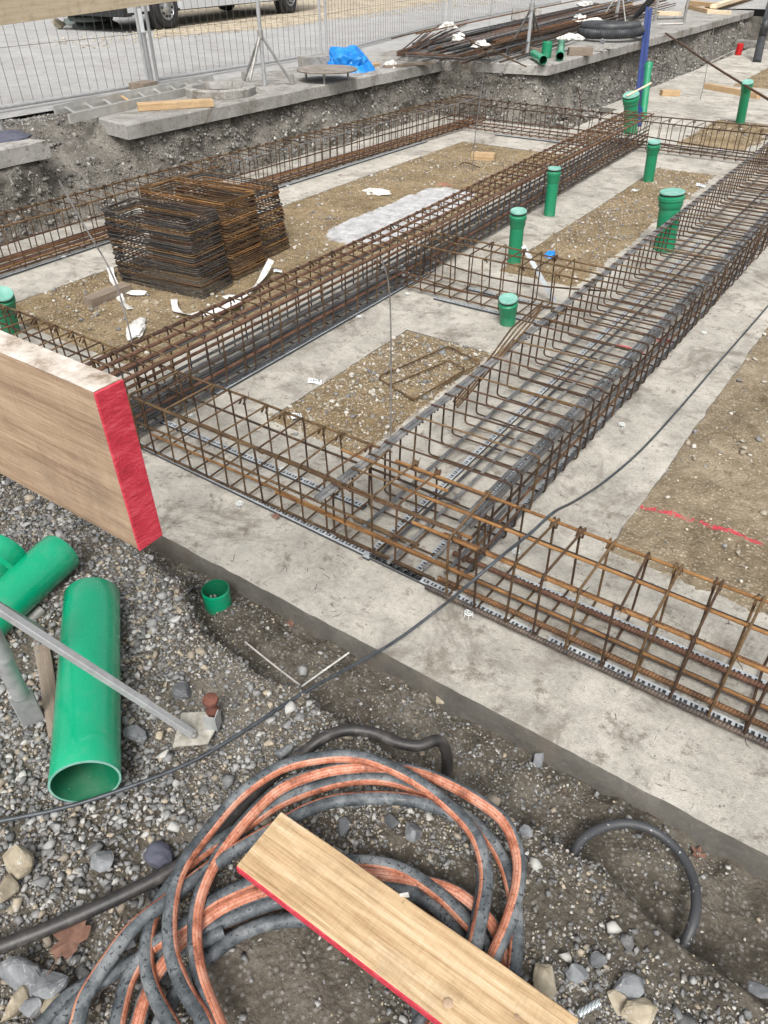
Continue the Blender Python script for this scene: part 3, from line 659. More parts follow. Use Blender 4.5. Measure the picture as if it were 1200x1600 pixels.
# central cage
dC = lambda s: (-.16 * max(0, (s - 4.2)) / 5.6, -.10 * max(0, (s - 4.2)) / 5.6)
cC = cage('long narrow rusty cage with four thick brown top bars, beside the stirrup stacks', 'Y', 1.80, 9.75, -2.94, -2.645, ZB, .315, .1185, .0048, ['rust_golden', 'rust', 'rust_golden'], drift=dC, hooks='LRLR', rad=.028)
for i, f in enumerate((.035, .34, .66, .965)):
    for s0, s1 in ((1.62, 4.2), (4.2, 9.85)):
        xa = lambda s: (-2.94 + dC(s)[0]) * (1 - f) + (-2.645 + dC(s)[1]) * f
        bar(cC, (xa(s0), s0, ZB + .315 - .014), (xa(s1), s1, ZB + .315 - .014), .010, M['rust_thick'], wav=.003)
for zz, n_, mt, r_ in ((.014, 4, 'steel_dark', .0095), (.055, 4, 'steel_dark', .009), (.095, 2, 'rust_thick', .0095), (.135, 2, 'steel_dark', .009), (.18, 2, 'steel_dark', .006)):
    for i in range(n_):
        f = .05 + .9 * i / (n_ - 1); xa = lambda s: (-2.94 + dC(s)[0]) * (1 - f) + (-2.645 + dC(s)[1]) * f
        mt2 = mt if (i + n_) % 4 != 1 else 'bar_mixed'
        for s0, s1 in ((1.66 + random.uniform(0, .15), 4.2), (4.2, 9.8)):
            bar(cC, (xa(s0), s0, ZB + zz), (xa(s1), s1, ZB + zz), r_, M[mt2], wav=.005)
# right cage
dR = lambda s: (.013 * (s - 1.7), .028 * min(s - 1.7, 4.8))
cR = cage('widest cage, brown stirrups over grey bars, running up the right side of the photo', 'Y', 1.72, 10.2, -1.405, -.835, ZB, .275, .1165, .0046, ['rust', 'rust_golden', 'rust', 'rust'], drift=dR, hooks='LLLL', rad=.02)
def xr(f, s): return (-1.405 + dR(s)[0]) * (1 - f) + (-.835 + dR(s)[1]) * f
for f, zz, r_, mt in ((.02, .262, .0100, 'steel_grey'), (.052, .258, .0085, 'steel_grey'), (.915, .262, .008, 'steel_grey'), (.955, .260, .0085, 'steel_grey'), (.99, .256, .0075, 'steel_dark'),
                      (.14, .02, .0085, 'steel_grey'), (.41, .02, .0075, 'steel_dark'), (.50, .02, .008, 'steel_grey'), (.73, .02, .008, 'steel_grey'), (.87, .02, .008, 'steel_grey'), (.975, .018, .0085, 'steel_dark'), (.985, .11, .006, 'rust'), (.985, .19, .006, 'rust')):
    s0 = 1.60 if zz > .2 and f < .1 else (1.78 if zz > .2 else 1.68 + random.uniform(-.06, .12))
    for a0, a1 in ((s0, 5.0), (5.0, 10.3)):
        bar(cR, (xr(f, a0), a0, ZB + zz), (xr(f, a1), a1, ZB + zz), r_, M[mt], wav=.004)
# front right cage
cFR = cage('thin orange cage with heavy ribbed bottom bars, front right along the footing edge', 'X', -.845, 2.4, 1.66, 1.975, .016, .298, .1150, .0046, ['rust_golden', 'rust'], hooks='RLRR', rad=.018)
for yy, x0, zz, r_, mt in ((1.683, -1.02, .262, .0065, 'rust_orange'), (1.70, -.9, .255, .0065, 'rust_thick_orange'), (1.83, -1.20, .268, .0062, 'rust_orange'), (1.967, -1.28, .268, .0062, 'rust_orange'), (1.985, -1.05, .14, .006, 'rust'), (1.668, -1.2, .14, .0055, 'rust_orange')):
    bar(cFR, (x0, yy, ZB + zz), (2.6, yy, ZB + zz), r_, M[mt], wav=.003)
for yy, x0, mt in ((1.662, -.94, 'bar_mixed'), (1.728, -.925, 'rust_thick_orange'), (1.80, -.93, 'bar_mixed'), (1.885, -.95, 'rust_thick')):
    bar(cFR, (x0, yy, .029), (2.6, yy, .029), .0105, M[mt], wav=.003, n=10)
# front left cage
cFL = cage('thin golden rusty cage behind the red end of the big board', 'X', -5.6, -1.0, 1.70, 2.005, ZB, .285, .1125, .0044, ['rust_golden', 'rust', 'rust_golden'], hooks='RRLR', rad=.016)
for yy, x0, x1, zz, mt in ((1.705, -5.7, -1.35, .275, 'rust_golden'), (1.72, -3.2, -.92, .268, 'rust_golden'), (1.70, -1.7, -.72, .10, 'rust_orange'), (1.72, -1.75, -.80, .266, 'rust_orange'), (1.70, -5.7, -1.0, .15, 'rust_golden'), (1.705, -5.7, -.93, .012, 'rust_golden'), (1.80, -2.6, -.80, .012, 'rust_orange'),
                           (2.0, -5.7, -1.38, .275, 'rust_golden'), (2.0, -5.7, -1.0, .15, 'rust'), (2.0, -5.7, -1.0, .012, 'rust_golden'), (1.90, -1.5, -1.0, .275, 'rust_orange')):
    bar(cFL, (x0, yy, ZB + zz), (x1, yy, ZB + zz), .0058, M[mt], wav=.007)
# left cage
dL = lambda s: (.10 * max(0, s - 5) / 2.5, .09 * max(0, s - 5) / 2.5)
cL = cage('long rusty cage at the foot of the dark earth face, left of the stirrup stacks', 'Y', 1.9, 9.7, -5.50, -5.19, ZB, .325, .125, .0044, ['rust', 'rust_golden'], drift=dL, hooks='LR', rad=.018)
for f, zz, r_, mt in ((.03, .31, .007, 'rust_golden'), (.97, .31, .007, 'steel_grey'), (.05, .012, .008, 'rust'), (.28, .012, .008, 'rust_orange'), (.5, .012, .008, 'rust'), (.75, .012, .008, 'rust_orange'), (.96, .012, .008, 'rust'), (.97, .055, .008, 'rust_thick'), (.98, .10, .008, 'rust_thick'), (.03, .10, .007, 'rust')):
    for a0, a1 in ((1.7, 5.0), (5.0, 7.5), (7.5, 9.85)):
        X = lambda s: (-5.50 + dL(s)[0]) * (1 - f) + (-5.19 + dL(s)[1]) * f
        m2 = mt if not (mt == 'steel_grey' and a0 < 4) else 'rust_golden'
        bar(cL, (X(a0), a0, ZB + zz), (X(a1), a1, ZB + zz), r_, M[m2], wav=.004)
# middle cross cage
cM = cage('short sagging brown cross cage behind the lowest green pipe', 'X', -2.62, -1.45, 4.13, 4.43, ZB, .325, .12, .0046, ['rust', 'rust_golden'], hooks='RL', rad=.02)
for yy, x0, x1, zz, sg in ((4.14, -2.75, -1.3, .31, .0), (4.42, -2.75, -1.3, .31, 0), (4.28, -2.7, -1.3, .315, 0), (4.14, -2.9, -1.3, .13, .06), (4.42, -2.9, -1.3, .17, .08), (4.14, -2.8, -1.3, .012, 0), (4.42, -2.8, -1.3, .012, 0), (4.14, -2.9, -1.9, .08, .02)):
    bar(cM, (x0, yy, ZB + zz), (x1, yy, ZB + zz), .0058, M['rust' if sg else 'rust_golden'], wav=.004, sag=sg)
# far cross cages
cF1 = cage('dark cross cage below the far corner of the earth face', 'X', -4.95, -3.12, 9.25, 9.66, ZB, .30, .125, .0044, ['rust'], hooks='LR')
for yy, zz in ((9.26, .29), (9.65, .29), (9.26, .02), (9.45, .02), (9.65, .02), (9.26, .09), (9.35, .13)): bar(cF1, (-5.3, yy, ZB + zz), (-2.85, yy, ZB + zz), .0065, M['rust' if zz > .2 else 'rust_thick'])
cF2 = cage('far cross cage between the far ends of the central and right cages', 'X', -2.62, -.2, 9.36, 9.72, ZB, .30, .125, .0044, ['rust'], hooks='LR')
for yy, zz, sg in ((9.37, .29, 0), (9.71, .29, -.02), (9.37, .02, 0), (9.71, .02, 0), (9.37, .09, .04), (9.5, .13, .05), (9.37, .05, 0)): bar(cF2, (-2.95, yy, ZB + zz), (.2, yy, ZB + zz), .0065, M['rust'], sag=sg)

# spacer strips (perforated) under the cages
def strip(a, b, label, width=.030, h=.014):
    a = Vector(a); b = Vector(b); L = (b - a).length; Mx = frame(b - a); mb = MB(); p = .034; k = int(L / p)
    for i in range(k):
        x = i * p; hw = width / 2
        mb.box((x + .005, 0, h - .001), (.010, width, .002))                     # solid bar between slots
        mb.box((x + .022, hw - .0035, h - .001), (.024, .007, .002)); mb.box((x + .022, -hw + .0035, h - .001), (.024, .007, .002))
        mb.box((x + .020, .002, h - .001), (.006, .012, .002))                     # tongue
    t = thing('spacer_strip', a, label, 'spacer strip', 'perforated spacer strips under the cages')
    t.rotation_euler = Mx.to_euler()
    mb.build('slotted_profile', M['strip'], t, smooth=False, local=True)
    m2 = MB(); m2.box((L / 2, 0, .004), (L, width - .006, .004)); m2.box((L / 2, width / 2 - .001, h / 2 - .001), (L, .002, h - .004)); m2.box((L / 2, -width / 2 + .001, h / 2 - .001), (L, .002, h - .004)); m2.build('shade_web', M['stripshade'], t, smooth=False, local=True)  # near-black plate painted in for the shade below the slots, with darkened flanges
    return t
z0 = .003
strip((-2.75, 1.735, z0), (-.98, 1.70, z0), 'perforated strip under the front edge of the golden front left cage')
strip((-1.22, 1.705, z0), (-.50, 1.69, z0), 'perforated strip lying under the cage crossing in the front middle')
strip((-.46, 1.695, z0), (1.6, 1.695, z0), 'perforated strip beside the foremost ribbed bar of the front right cage')
strip((-2.72, 1.945, z0), (-1.42, 1.945, z0), 'perforated strip under the rear edge of the golden front left cage')
strip((-.72, 1.91, z0), (1.6, 1.915, z0), 'perforated strip beneath the rear ribbed bar of the front right cage')
strip((-1.23, 1.68, z0), (-1.19, 6.4, z0), 'leftmost perforated strip beneath the wide right cage')
strip((-1.02, 1.72, z0), (-.93, 6.6, z0), 'middle perforated strip beneath the wide right cage')
strip((-.868, 1.95, z0), (-.745, 6.2, z0), 'perforated strip under the right edge of the wide right cage')
strip((-2.665, 2.3, z0), (-2.67, 4.6, z0), 'perforated strip under the lower right edge of the long narrow central cage')
strip((-5.20, 2.2, z0), (-5.21, 4.6, z0), 'perforated strip at the near end of the cage by the earth face')
strip((-2.38, 4.12, z0), (-1.55, 4.14, z0), 'dark perforated strip under the front of the short cross cage')
strip((-2.28, 4.40, z0), (-1.55, 4.42, z0), 'dark perforated strip under the rear of the short cross cage')
strip((-4.55, 9.25, z0), (-3.3, 9.27, z0), 'perforated strip below the far dark cross cage')
strip((-5.17, 5.4, z0), (-5.07, 8.4, z0), 'perforated strip under the cage by the earth face, past the stacks')

# crooked bundle of bent bars leaning across the right cage
t = thing('bent_bar_bundle', at(755, 600, .2), 'bundle of four bent rusty bars leaning up across the left edge of the wide cage', 'bent bars')
for k in range(4):
    e = k * .018
    P = [at(720 + k * 3, 632 - k, .05 + e), at(708 + k * 2, 628 + k * 3, .06 + e), at(765 + k * 7, 560 - k * 2, .30), at(800 + k * 9, 512 - k, .33), at(849 - k * 2, 471 + k * 5, .36 - e)]
    P[0] = at(735, 600, .10 + e)
    mb = MB(); mb.tube(rnd_path(P[1:], .03), .005, 6); mb.build('bent_bar', M['rust_golden'], t)
# loose stirrup frames on the middle soil patch
for lab, pts in (('large rusty stirrup frame lying flat on the middle soil patch', [(590, 590), (700, 541), (752, 567), (645, 625)]), ('second rusty stirrup frame on the middle soil patch, nearest the wide cage', [(608, 602), (648, 624), (728, 577), (702, 563)])):
    P = [at(x, y, .035) for x, y in pts]; mb = MB(); mb.tube(rnd_path([P[0].lerp(P[1], .1)] + P[1:] + [P[0], P[0].lerp(P[1], .2) + Vector((0, 0, .01))], .03), .0045, 6)
    o = mb.build('loose_stirrup', M['rust_golden']); solo(o, P[0]); tag(o, lab, 'stirrup')

# ============================================================ STACKS OF STIRRUPS
ORD = ['topmost', 'second', 'third', 'fourth', 'fifth', 'sixth', 'seventh', 'eighth']
def stack(c, rot, w, l, n, dz, mats, which, lean, z0=.02, jit=.0075):
    mb = MB(); hk = .05
    P = [(hk, hk * 1.2, .008), (0, 0, .004), (w, 0, 0), (w, l, 0), (0, l, 0), (0, 0, -.002), (hk * 1.2, hk, .0)]
    P = [(x - w / 2, y - l / 2, z) for x, y, z in P]
    mb.tube(rnd_path(P, .028, 3), .0047, 6); mes = []
    for mt in mats: mes.append(mesh('stirrup_frame', mb.V, mb.F, M[mt], True, mb.U))
    dx = dy = 0
    for i in range(n):
        f = i / n; k = n - 1 - i; o = link('stacked_stirrup', mes[(i // 2) % len(mes)]); dx = .6 * dx + random.uniform(-jit, jit); dy = .6 * dy + random.uniform(-jit, jit)
        o.location = (c[0] + lean[0] * f + dx, c[1] + lean[1] * f + dy, z0 + i * dz)
        o.rotation_euler = (random.uniform(-.012, .012), random.uniform(-.012, .012), rot + random.uniform(-.03, .03) + (math.pi if i % 2 else 0))
        lab = ('topmost frame of the ' if k == 0 else ORD[k] + ' frame from the top of the ') + which if k < 8 else ('bottom frame of the ' if i == 0 else 'frame in the packed lower layers of the ') + which
        tag(o, lab, 'stirrup', 'stirrup frames piled in three stacks')
stack((-4.07, 3.33), R(7), .76, .34, 34, .0137, ['steel_stack', 'steel_stack', 'rust', 'steel_stack', 'rust_golden'], 'nearest, blackest stirrup stack', (-.14, .06))
stack((-4.16, 3.76), R(4), .80, .37, 37, .0137, ['rust_golden', 'rust_orange', 'rust_golden', 'rust'], 'middle, tallest stirrup stack', (-.10, .05))
stack((-4.28, 4.18), R(3), .78, .36, 33, .0137, ['rust_golden', 'rust', 'rust_orange', 'steel_stack'], 'rearmost stirrup stack', (-.10, .05))

# ============================================================ GREEN STANDING DRAIN PIPES
def cam_r(): pass
def pipe(b, tp, h, r, label, cap=True, dusty=True, z0=-.01):
    B = at(*b, z0); T = at(*tp, h); ax = (T - B); L = ax.length; t = thing('drain_pipe', B, label, 'drain pipe', 'green drain pipes standing out of the ground')
    mat = M['green_dusty' if dusty else 'green']
    mb = MB(); mb.lathe(B, ax, [(r * .97, -.05), (r * .97, L - .095)]); mb.build('pipe', mat, t)
    s = MB(); s.lathe(B, ax, [(r * .97, L - .10), (r * 1.10, L - .085), (r * 1.10, L - .045), (r * 1.19, L - .038), (r * 1.19, L - .016), (r * 1.10, L - .012), (r * 1.10, L - .004), (r * 1.0, L - .004)]); so = s.build('socket', mat, t)
    g = MB(); g.lathe(B, ax, [(r * 1.02, L - .004), (r * 1.06, L - .003), (r * 1.06, L + .009), (r, L + .010)]); g.build('seal_ring', M['rubber'], so)
    if cap:
        c = MB(); c.lathe(B, ax, [(r * 1.0, L + .008), (r * 1.14, L + .010), (r * 1.14, L + .019), (r * 1.08, L + .022), (r * .85, L + .018), (.001, L + .018)]); c.build('cap', M['cap'], so)
    return t, B, ax.normalized(), L
pipe((858, 338), (866, 266), .375, .052, 'slim green capped pipe with a white sticker, right of the central cage')
tB = at(861, 320, 0); 
pipe((803, 412), (810, 333), .375, .053, 'slim green capped pipe behind the short cross cage, left of the blue glove')
pipe((793, 508), (794, 470), .165, .052, 'shortest green capped pipe, on the slab in front of the short cross cage')
pipe((1012, 286), (1022, 224), .37, .055, 'slim green capped pipe at the far end of the second soil patch')
pipe((1037, 392), (1050, 303), .42, .082, 'thick green capped pipe right behind the wide cage')
pipe((985, 210), (986, 150), .44, .088, 'thick green pipe with a pale stick across its lid, beside the blue post')
pipe((1004, 188), (1014, 99), .62, .05, 'tall thin green pipe behind the blue post', cap=False)
pipe((1156, 193), (1168, 130), .49, .062, 'green capped pipe standing alone at the upper right by the timber')
pipe((18, 520), (4, 462), .27, .055, 'green capped pipe cut by the left photo edge')
s_ = MB(); A = at(858, 315, .06) + Vector((.035, -.052, 0)); s_.box(A, (.022, .002, .018), frame((1, .68, 0))); o = s_.build('pipe_sticker', M['paper'], None, False); solo(o, A); tag(o, 'small white sticker on the slim pipe right of the central cage', 'sticker')

# blue post
B = at(994, 198, 0); T = at(1014, 14, 1.0); t = thing('blue_post', B, 'tall blue steel profile post leaning by the green pipes', 'steel post')
ax = (T - B) * 1.0; 
for k, off in enumerate((-.035, .035)):
    mb = MB(); d = _rt * off; mb.tube([B + d, T + d + (T - B) * (0.0 if k else .01)], .034, 4, twist=R(45)); mb.build('flange', M['blue'], t, False)
mb = MB(); mb.box((B + T) / 2, ((T - B).length * .98, .09, .008), frame(T - B, (0.3, -1, 0))); mb.build('web', M['blue'], t, False)
mb = MB(); P = [at(979, 150, .45), at(1017, 130, .55)]; mb.tube(P, .012, 6); o = mb.build('pale_stick', M['wood_pale']); solo(o, P[0]); tag(o, 'pale wooden stick laid across a green pipe lid beside the blue post', 'stick')

# ============================================================ FOREGROUND
# big batter board with red end
def board(name, c, xd, size, mat, label, cat, up=(0, 0, 1), bev=.002, group=None, ends=None, top=None, seg=24, wob=.002):
    Mx = frame(xd, up); L, W, Hh = size; t = thing(name, Vector(c) - Mx @ Vector((0, 0, Hh / 2)) * 0, label, cat, group); t.rotation_euler = Mx.to_euler()
    mb = MB(); prof = [(-W / 2 + bev, -Hh / 2), (W / 2 - bev, -Hh / 2), (W / 2, -Hh / 2 + bev), (W / 2, Hh / 2 - bev), (W / 2 - bev, Hh / 2), (-W / 2 + bev, Hh / 2), (-W / 2, Hh / 2 - bev), (-W / 2, -Hh / 2 + bev)]
    V = []; Fc = []
    for i in range(seg + 1):
        x = -L / 2 + L * i / seg
        for k, (y, z) in enumerate(prof):
            j = wob if 0 < i < seg else wob * .4
            V.append((x, y + float(vnoise(x * 9 + k // 2 * 7, 3.3)) * j, z + float(vnoise(x * 9 + k // 2 * 5, 8.8)) * j))
    for i in range(seg):
        for k in range(8): Fc.append((i * 8 + k, i * 8 + (k + 1) % 8, i * 8 + 8 + (k + 1) % 8, i * 8 + 8 + k))
    Fc.append(tuple(range(7, -1, -1))); Fc.append(tuple(seg * 8 + k for k in range(8)))
    mb.add(V, Fc); mb.build('timber', mat, t, smooth=False, local=True)
    return t, Mx
bt = at(168, 603, 1.4)
x_end = -.852
t, Mx = board('batter_board', (x_end - 1.2, .537, 1.4 - .15), (1, 0, 0), (2.4, .05, .30), M['wood_board'], 'big brown board with a red painted end, floating large at the left photo edge', 'timber board', seg=60, wob=.003)
mb = MB(); mb.box((1.2025, 0, 0), (.005, .0515, .3015), bev=.0012); mb.build('red_painted_end', M['redpaint'], t, False, local=True)
nb = 40; V = []; Fc = []
for i in range(nb + 1):
    x = -1.2 + 2.4 * i / nb
    for y in (-.0245, .0245): V.append((x, y + .0012 * float(vnoise(x * 30, y * 99)), .1515 + .0006 * float(vnoise(x * 21, y * 77))))
for i in range(nb): Fc.append((2 * i, 2 * i + 2, 2 * i + 3, 2 * i + 1))
mb = MB(); mb.add(V, Fc); mb.build('dusty_top_face', M['wood_dust'], t, False, local=True)
# pale board across the upper left
a = at(-60, 48, 1.42); b = at(330, -6, 1.42)
board('pale_board', ((a + b) / 2) + Vector((0, 0, .14)), b - a, ((b - a).length, .03, .28), M['wood_pale'], 'pale board crossing the upper left photo corner in front of the fence', 'timber board')

# big green pipe
def hollow(name, A, B, r, th, mat, label, cat, group=None, inner=None, n=48, wavy=0.0, parent=None):
    A = Vector(A); B = Vector(B); ax = B - A; L = ax.length
    if parent is None: t = thing(name, Vector((A.x, A.y, A.z)), label, cat, group)
    else: t = parent
    mb = MB(); mb.lathe(A, ax, [(r - .002, 0.0), (r, .003)] + [(r, L * k / 8) for k in range(1, 8)] + [(r, L - .003), (r - .002, L)], n); mb.build('pipe_wall', mat, t)
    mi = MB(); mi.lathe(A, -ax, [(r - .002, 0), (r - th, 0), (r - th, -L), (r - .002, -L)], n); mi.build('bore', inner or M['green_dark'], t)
    return t
GA = at(133, 1222, .185); GB = at(144, 932, .185)
t = hollow('loose_pipe', GA, GB, .089, .006, M['green'], 'big glossy green pipe lying open end towards the camera, crossed by a steel leg', 'drain pipe')
mb = MB(); mb.lathe(GA, GB - GA, [(.0835, -.0006), (.0893, -.0006), (.0893, .002)], 48); mb.build('cut_rim', M['cap'], t)
# short green ring
A = at(343, 953, -.10); hollow('pipe_ring', A, A + Vector((0, 0, .115)), .052, .0035, M['green'], 'short green pipe ring standing in the mud by the footing edge', 'drain pipe', n=40)
mb = MB()
# branch fitting
t = thing('branch_fitting', at(10, 950, .1), 'glossy green branch fitting with two open ends, cut by the left photo edge', 'pipe fitting')
A = at(-90, 1010, .20); B = at(-6, 858, .27); A2 = at(-40, 985, .19); B2 = at(96, 862, .20)
hollow('', A2, B2, .077, .005, M['green'], '', '', parent=t, n=40)
hollow('', A, B, .088, .006, M['green'], '', '', parent=t, n=40)
mb = MB(); ax = (B - A).normalized(); mb.lathe(B - ax * .09, ax, [(.089, 0), (.101, .012), (.101, .05), (.107, .058), (.107, .085), (.101, .09), (.088, .09)], 40); mb.build('socket_collar', M['green'], t)
# small pipe end under fitting
A = at(40, 975, .11); B = at(66, 952, .12); hollow('grey_pipe_stub', A, B, .019, .003, M['dusty_steel'], 'short grey tube end poking out under the green fitting', 'tube', inner=M['trim'], n=20)
# wooden strip under pipe
a = at(88, 1140, .10); b = at(66, 1010, .11); board('wood_strip', (a + b) / 2, b - a, ((b - a).length * 1.15, .045, .02), M['wood_grey'], 'weathered strip of wood partly under the big green pipe', 'timber strip')

# tripod prop (its legs reach into the picture)
AP = at(-49, 921, .70); t = thing('prop_tripod', Vector((AP.x, AP.y, .1)), 'galvanised tripod prop whose leg and foot plate cross the big green pipe', 'prop tripod')
f1 = at(303, 1148, .125); mb = MB(); mb.box((AP + f1) / 2, ((AP - f1).length, .021, .021), frame(f1 - AP), bev=.002); mb.build('leg', M['galv'], t, False)
f2 = at(48, 1118, .13); mb = MB(); mb.tube([AP, AP.lerp(f2, .8)], .0235, 16); mb.build('leg', M['galv'], t)
mb = MB(); d = (f2 - AP); mb.box(AP.lerp(f2, .93), (d.length * .30, .062, .010), frame(d, -f2 + Vector((0, 0, 1.9))), bev=.003); mb.build('flattened_foot', M['galv'], t, False)
f3 = at(64, 984, .15); mb = MB(); mb.box((AP + f3) / 2, ((AP - f3).length, .028, .007), frame(f3 - AP)); mb.build('leg', M['galv'], t, False)
mb = MB(); mb.tube([AP + Vector((0, 0, -.25)), AP + Vector((0, 0, .45))], .024, 16); mb.build('pole', M['galv'], t)
# foot plate
pz = .118; Pp = [at(270, 1168, pz), at(325, 1163, pz), at(347, 1128, pz), at(345, 1112, pz), at(284, 1115, pz)]
mb = MB(); V = [p + Vector((0, 0, dz + .012 * (i == 2))) for dz in (0, .004) for i, p in enumerate(Pp)]
mb.add(V, [(4, 3, 2, 1, 0), (5, 6, 7, 8, 9)] + [(i, (i + 1) % 5, 5 + (i + 1) % 5, 5 + i) for i in range(5)]); 
m = NT('dirty_pale_plate', .7, .2); m.color(m.ramp(m.noise(15, 6, .7), [(.3, (.2, .185, .15)), (.5, (.42, .4, .35)), (.7, (.5, .48, .43))])); M['plate'] = m.m
mb.build('foot_plate', M['plate'], t, False)
c = at(330, 1140, .125); mb = MB()
for k in range(10): pass
mb.box(c + Vector((0.0, 0, .028)), (.034, .003, .062), frame((1, .5, 0)), bev=.0); mb.box(c + Vector((.012, .02, .028)), (.034, .003, .062), frame((-.5, 1, 0))); mb.build('bracket', M['galv'], t, False)
mb = MB(); mb.lathe(at(303, 1150, .135), (0, 0, 1), [(.001, .008), (.008, .006), (.009, 0)], 12); mb.build('rivet', M['dusty_steel'], t)
c = at(334, 1118, .14); mb = MB(); mb.lathe(c, (.06, -.02, 1), [(.012, -.06), (.012, .012), (.018, .017), (.020, .026), (.018, .034), (.0125, .042), (.012, .064), (.021, .070), (.0235, .078), (.021, .086), (.012, .090), (.001, .091)], 20)
o = mb.build('ground_nail', M['spool']); solo(o, c); tag(o, 'rusty spool-headed ground nail driven through the tripod foot plate', 'ground nail')

# ---------------- duct coil
def duct(parent, pts, zs, r, mat, name='duct_loop', roll=0.0, n=20):
    m_ = len(pts); P = [at(x, y, zs[0] + (zs[1] - zs[0]) * math.sin(math.pi * i / (m_ - 1)) if len(zs) == 2 else zs[i]) for i, (x, y) in enumerate(pts)]
    mb = MB(); mb.tube(spline(P, 5), r, n, twist=roll); return mb.build(name, mat, parent)
t = thing('duct_coil', at(540, 1420, .1), 'coil of grey cable duct with orange stripes lying under the sawn plank', 'duct coil')
L1 = [(330, 1625), (317, 1592), (287, 1542), (267, 1483), (267, 1417), (283, 1358), (321, 1304), (375, 1242), (437, 1200), (500, 1184), (560, 1183), (610, 1199), (655, 1223), (700, 1258), (738, 1298), (755, 1338), (760, 1380), (750, 1440), (735, 1500), (700, 1570), (660, 1640)]
L2 = [(352, 1625), (337, 1592), (312, 1525), (304, 1462), (312, 1400), (342, 1337), (387, 1279), (437, 1233), (500, 1208), (560, 1199), (615, 1200), (675, 1214), (737, 1245), (787, 1283), (809, 1333), (810, 1383), (794, 1442), (775, 1487), (740, 1560), (680, 1640)]
L3 = [(285, 1635), (267, 1600), (242, 1554), (229, 1504), (235, 1442), (258, 1396), (305, 1340), (387, 1287), (437, 1254), (500, 1229), (560, 1217), (620, 1222), (690, 1252), (752, 1296), (788, 1350), (806, 1425), (805, 1500), (790, 1580), (770, 1640)]
L4 = [(110, 1630), (121, 1600), (133, 1558), (167, 1504), (208, 1450), (271, 1400), (325, 1358), (375, 1325), (437, 1290), (480, 1266), (530, 1251), (600, 1247), (662, 1255), (725, 1283), (752, 1325), (756, 1371), (750, 1417), (737, 1475), (700, 1540), (650, 1610)]
L5 = [(175, 1640), (183, 1600), (200, 1533), (233, 1483), (292, 1442), (333, 1408), (396, 1379), (450, 1360), (500, 1350), (558, 1347), (605, 1352), (645, 1368), (692, 1402), (725, 1435), (754, 1471), (765, 1530), (760, 1600)]
L6 = [(205, 1640), (215, 1600), (228, 1558), (258, 1504), (308, 1450), (354, 1417), (417, 1392), (480, 1378), (540, 1368), (590, 1368), (642, 1375), (704, 1391), (746, 1420), (775, 1456), (792, 1520), (800, 1590)]
L7 = [(75, 1640), (100, 1590), (150, 1540), (208, 1505), (270, 1470), (325, 1450), (380, 1427), (437, 1408), (520, 1390), (580, 1384), (625, 1390), (675, 1412), (708, 1448), (730, 1500), (735, 1570)]
L8 = [(240, 1640), (248, 1600), (267, 1567), (292, 1525), (329, 1494), (367, 1464), (417, 1443), (475, 1437), (540, 1447), (600, 1474), (640, 1520), (655, 1570), (650, 1630)]
L9 = [(20, 1640), (67, 1600), (104, 1560), (167, 1522), (230, 1495), (300, 1478), (350, 1455)]
rD = .0168
for pts, zs, roll in ((L9, (.13, .12), 0), (L8, (.12, .12), R(0)), (L7, (.13, .13), R(330)), (L6, (.135, .145), R(195)), (L5, (.15, .15), R(265)), (L3, (.165, .15), R(270)), (L4, (.165, .175), R(105)), (L2, (.185, .17), R(222)), (L1, (.195, .20), R(262))):
    duct(t, pts, zs, rD * random.uniform(.97, 1.03), M['duct'], roll=roll)
# black hose
HZ = [.13, .13, .135, .14, .14, .13, .12, .12, .125, .14, .14, .135, .13, .13, .125, .06, -.03]
HP = [(-60, 1500), (20, 1472), (100, 1440), (200, 1395), (270, 1358), (330, 1322), (370, 1270), (420, 1218), (474, 1176), (505, 1153), (540, 1141), (580, 1144), (620, 1160), (655, 1165), (685, 1157), (698, 1180), (698, 1222)]
mb = MB(); mb.tube(spline([at(x, y, z) for (x, y), z in zip(HP, HZ)], 6), .0165, 16); o = mb.build('black_hose', M['hose']); solo(o, at(270, 1358, .12)); tag(o, 'thick brown-black hose running under the duct coil and rising behind it', 'hose')
# ring hose
RP = [(893, 1372), (893, 1345), (910, 1312), (945, 1292), (985, 1287), (1025, 1300), (1060, 1330), (1082, 1370), (1088, 1410), (1082, 1445), (1066, 1482)]
RZ = [-.10, -.04, -.02, -.02, -.02, -.03, -.03, -.02, .0, .0, -.03]
mb = MB(); mb.tube(spline([at(x, y, z) for (x, y), z in zip(RP, RZ)], 6), .013, 14); o = mb.build('buried_hose_loop', M['hose2']); solo(o, at(893, 1372, -.1)); tag(o, 'dark hose arching out of the mud in a ring at the lower right', 'hose')
# cable
CP = [(-80, 1300, .115), (0, 1283, .115), (100, 1262, .115), (200, 1230, .12), (300, 1190, .12), (380, 1143, .12), (470, 1085, .10), (560, 1035, .06), (620, 1000, .03), (690, 948, .08), (730, 915, .27), (780, 872, .335), (830, 832, .335), (866, 800, .335), (900, 782, .19), (945, 752, .03), (1000, 705, .008), (1060, 640, .007), (1120, 570, .007), (1200, 478, .007), (1260, 405, .007), (1310, 345, .007)]
mb = MB(); mb.tube(spline([at(x, y, z) for x, y, z in CP], 6), .0055, 10); o = mb.build('power_cable', M['cable']); solo(o, at(470, 1085, .1)); tag(o, 'long black cable from the lower left over the cages to the right edge', 'cable')

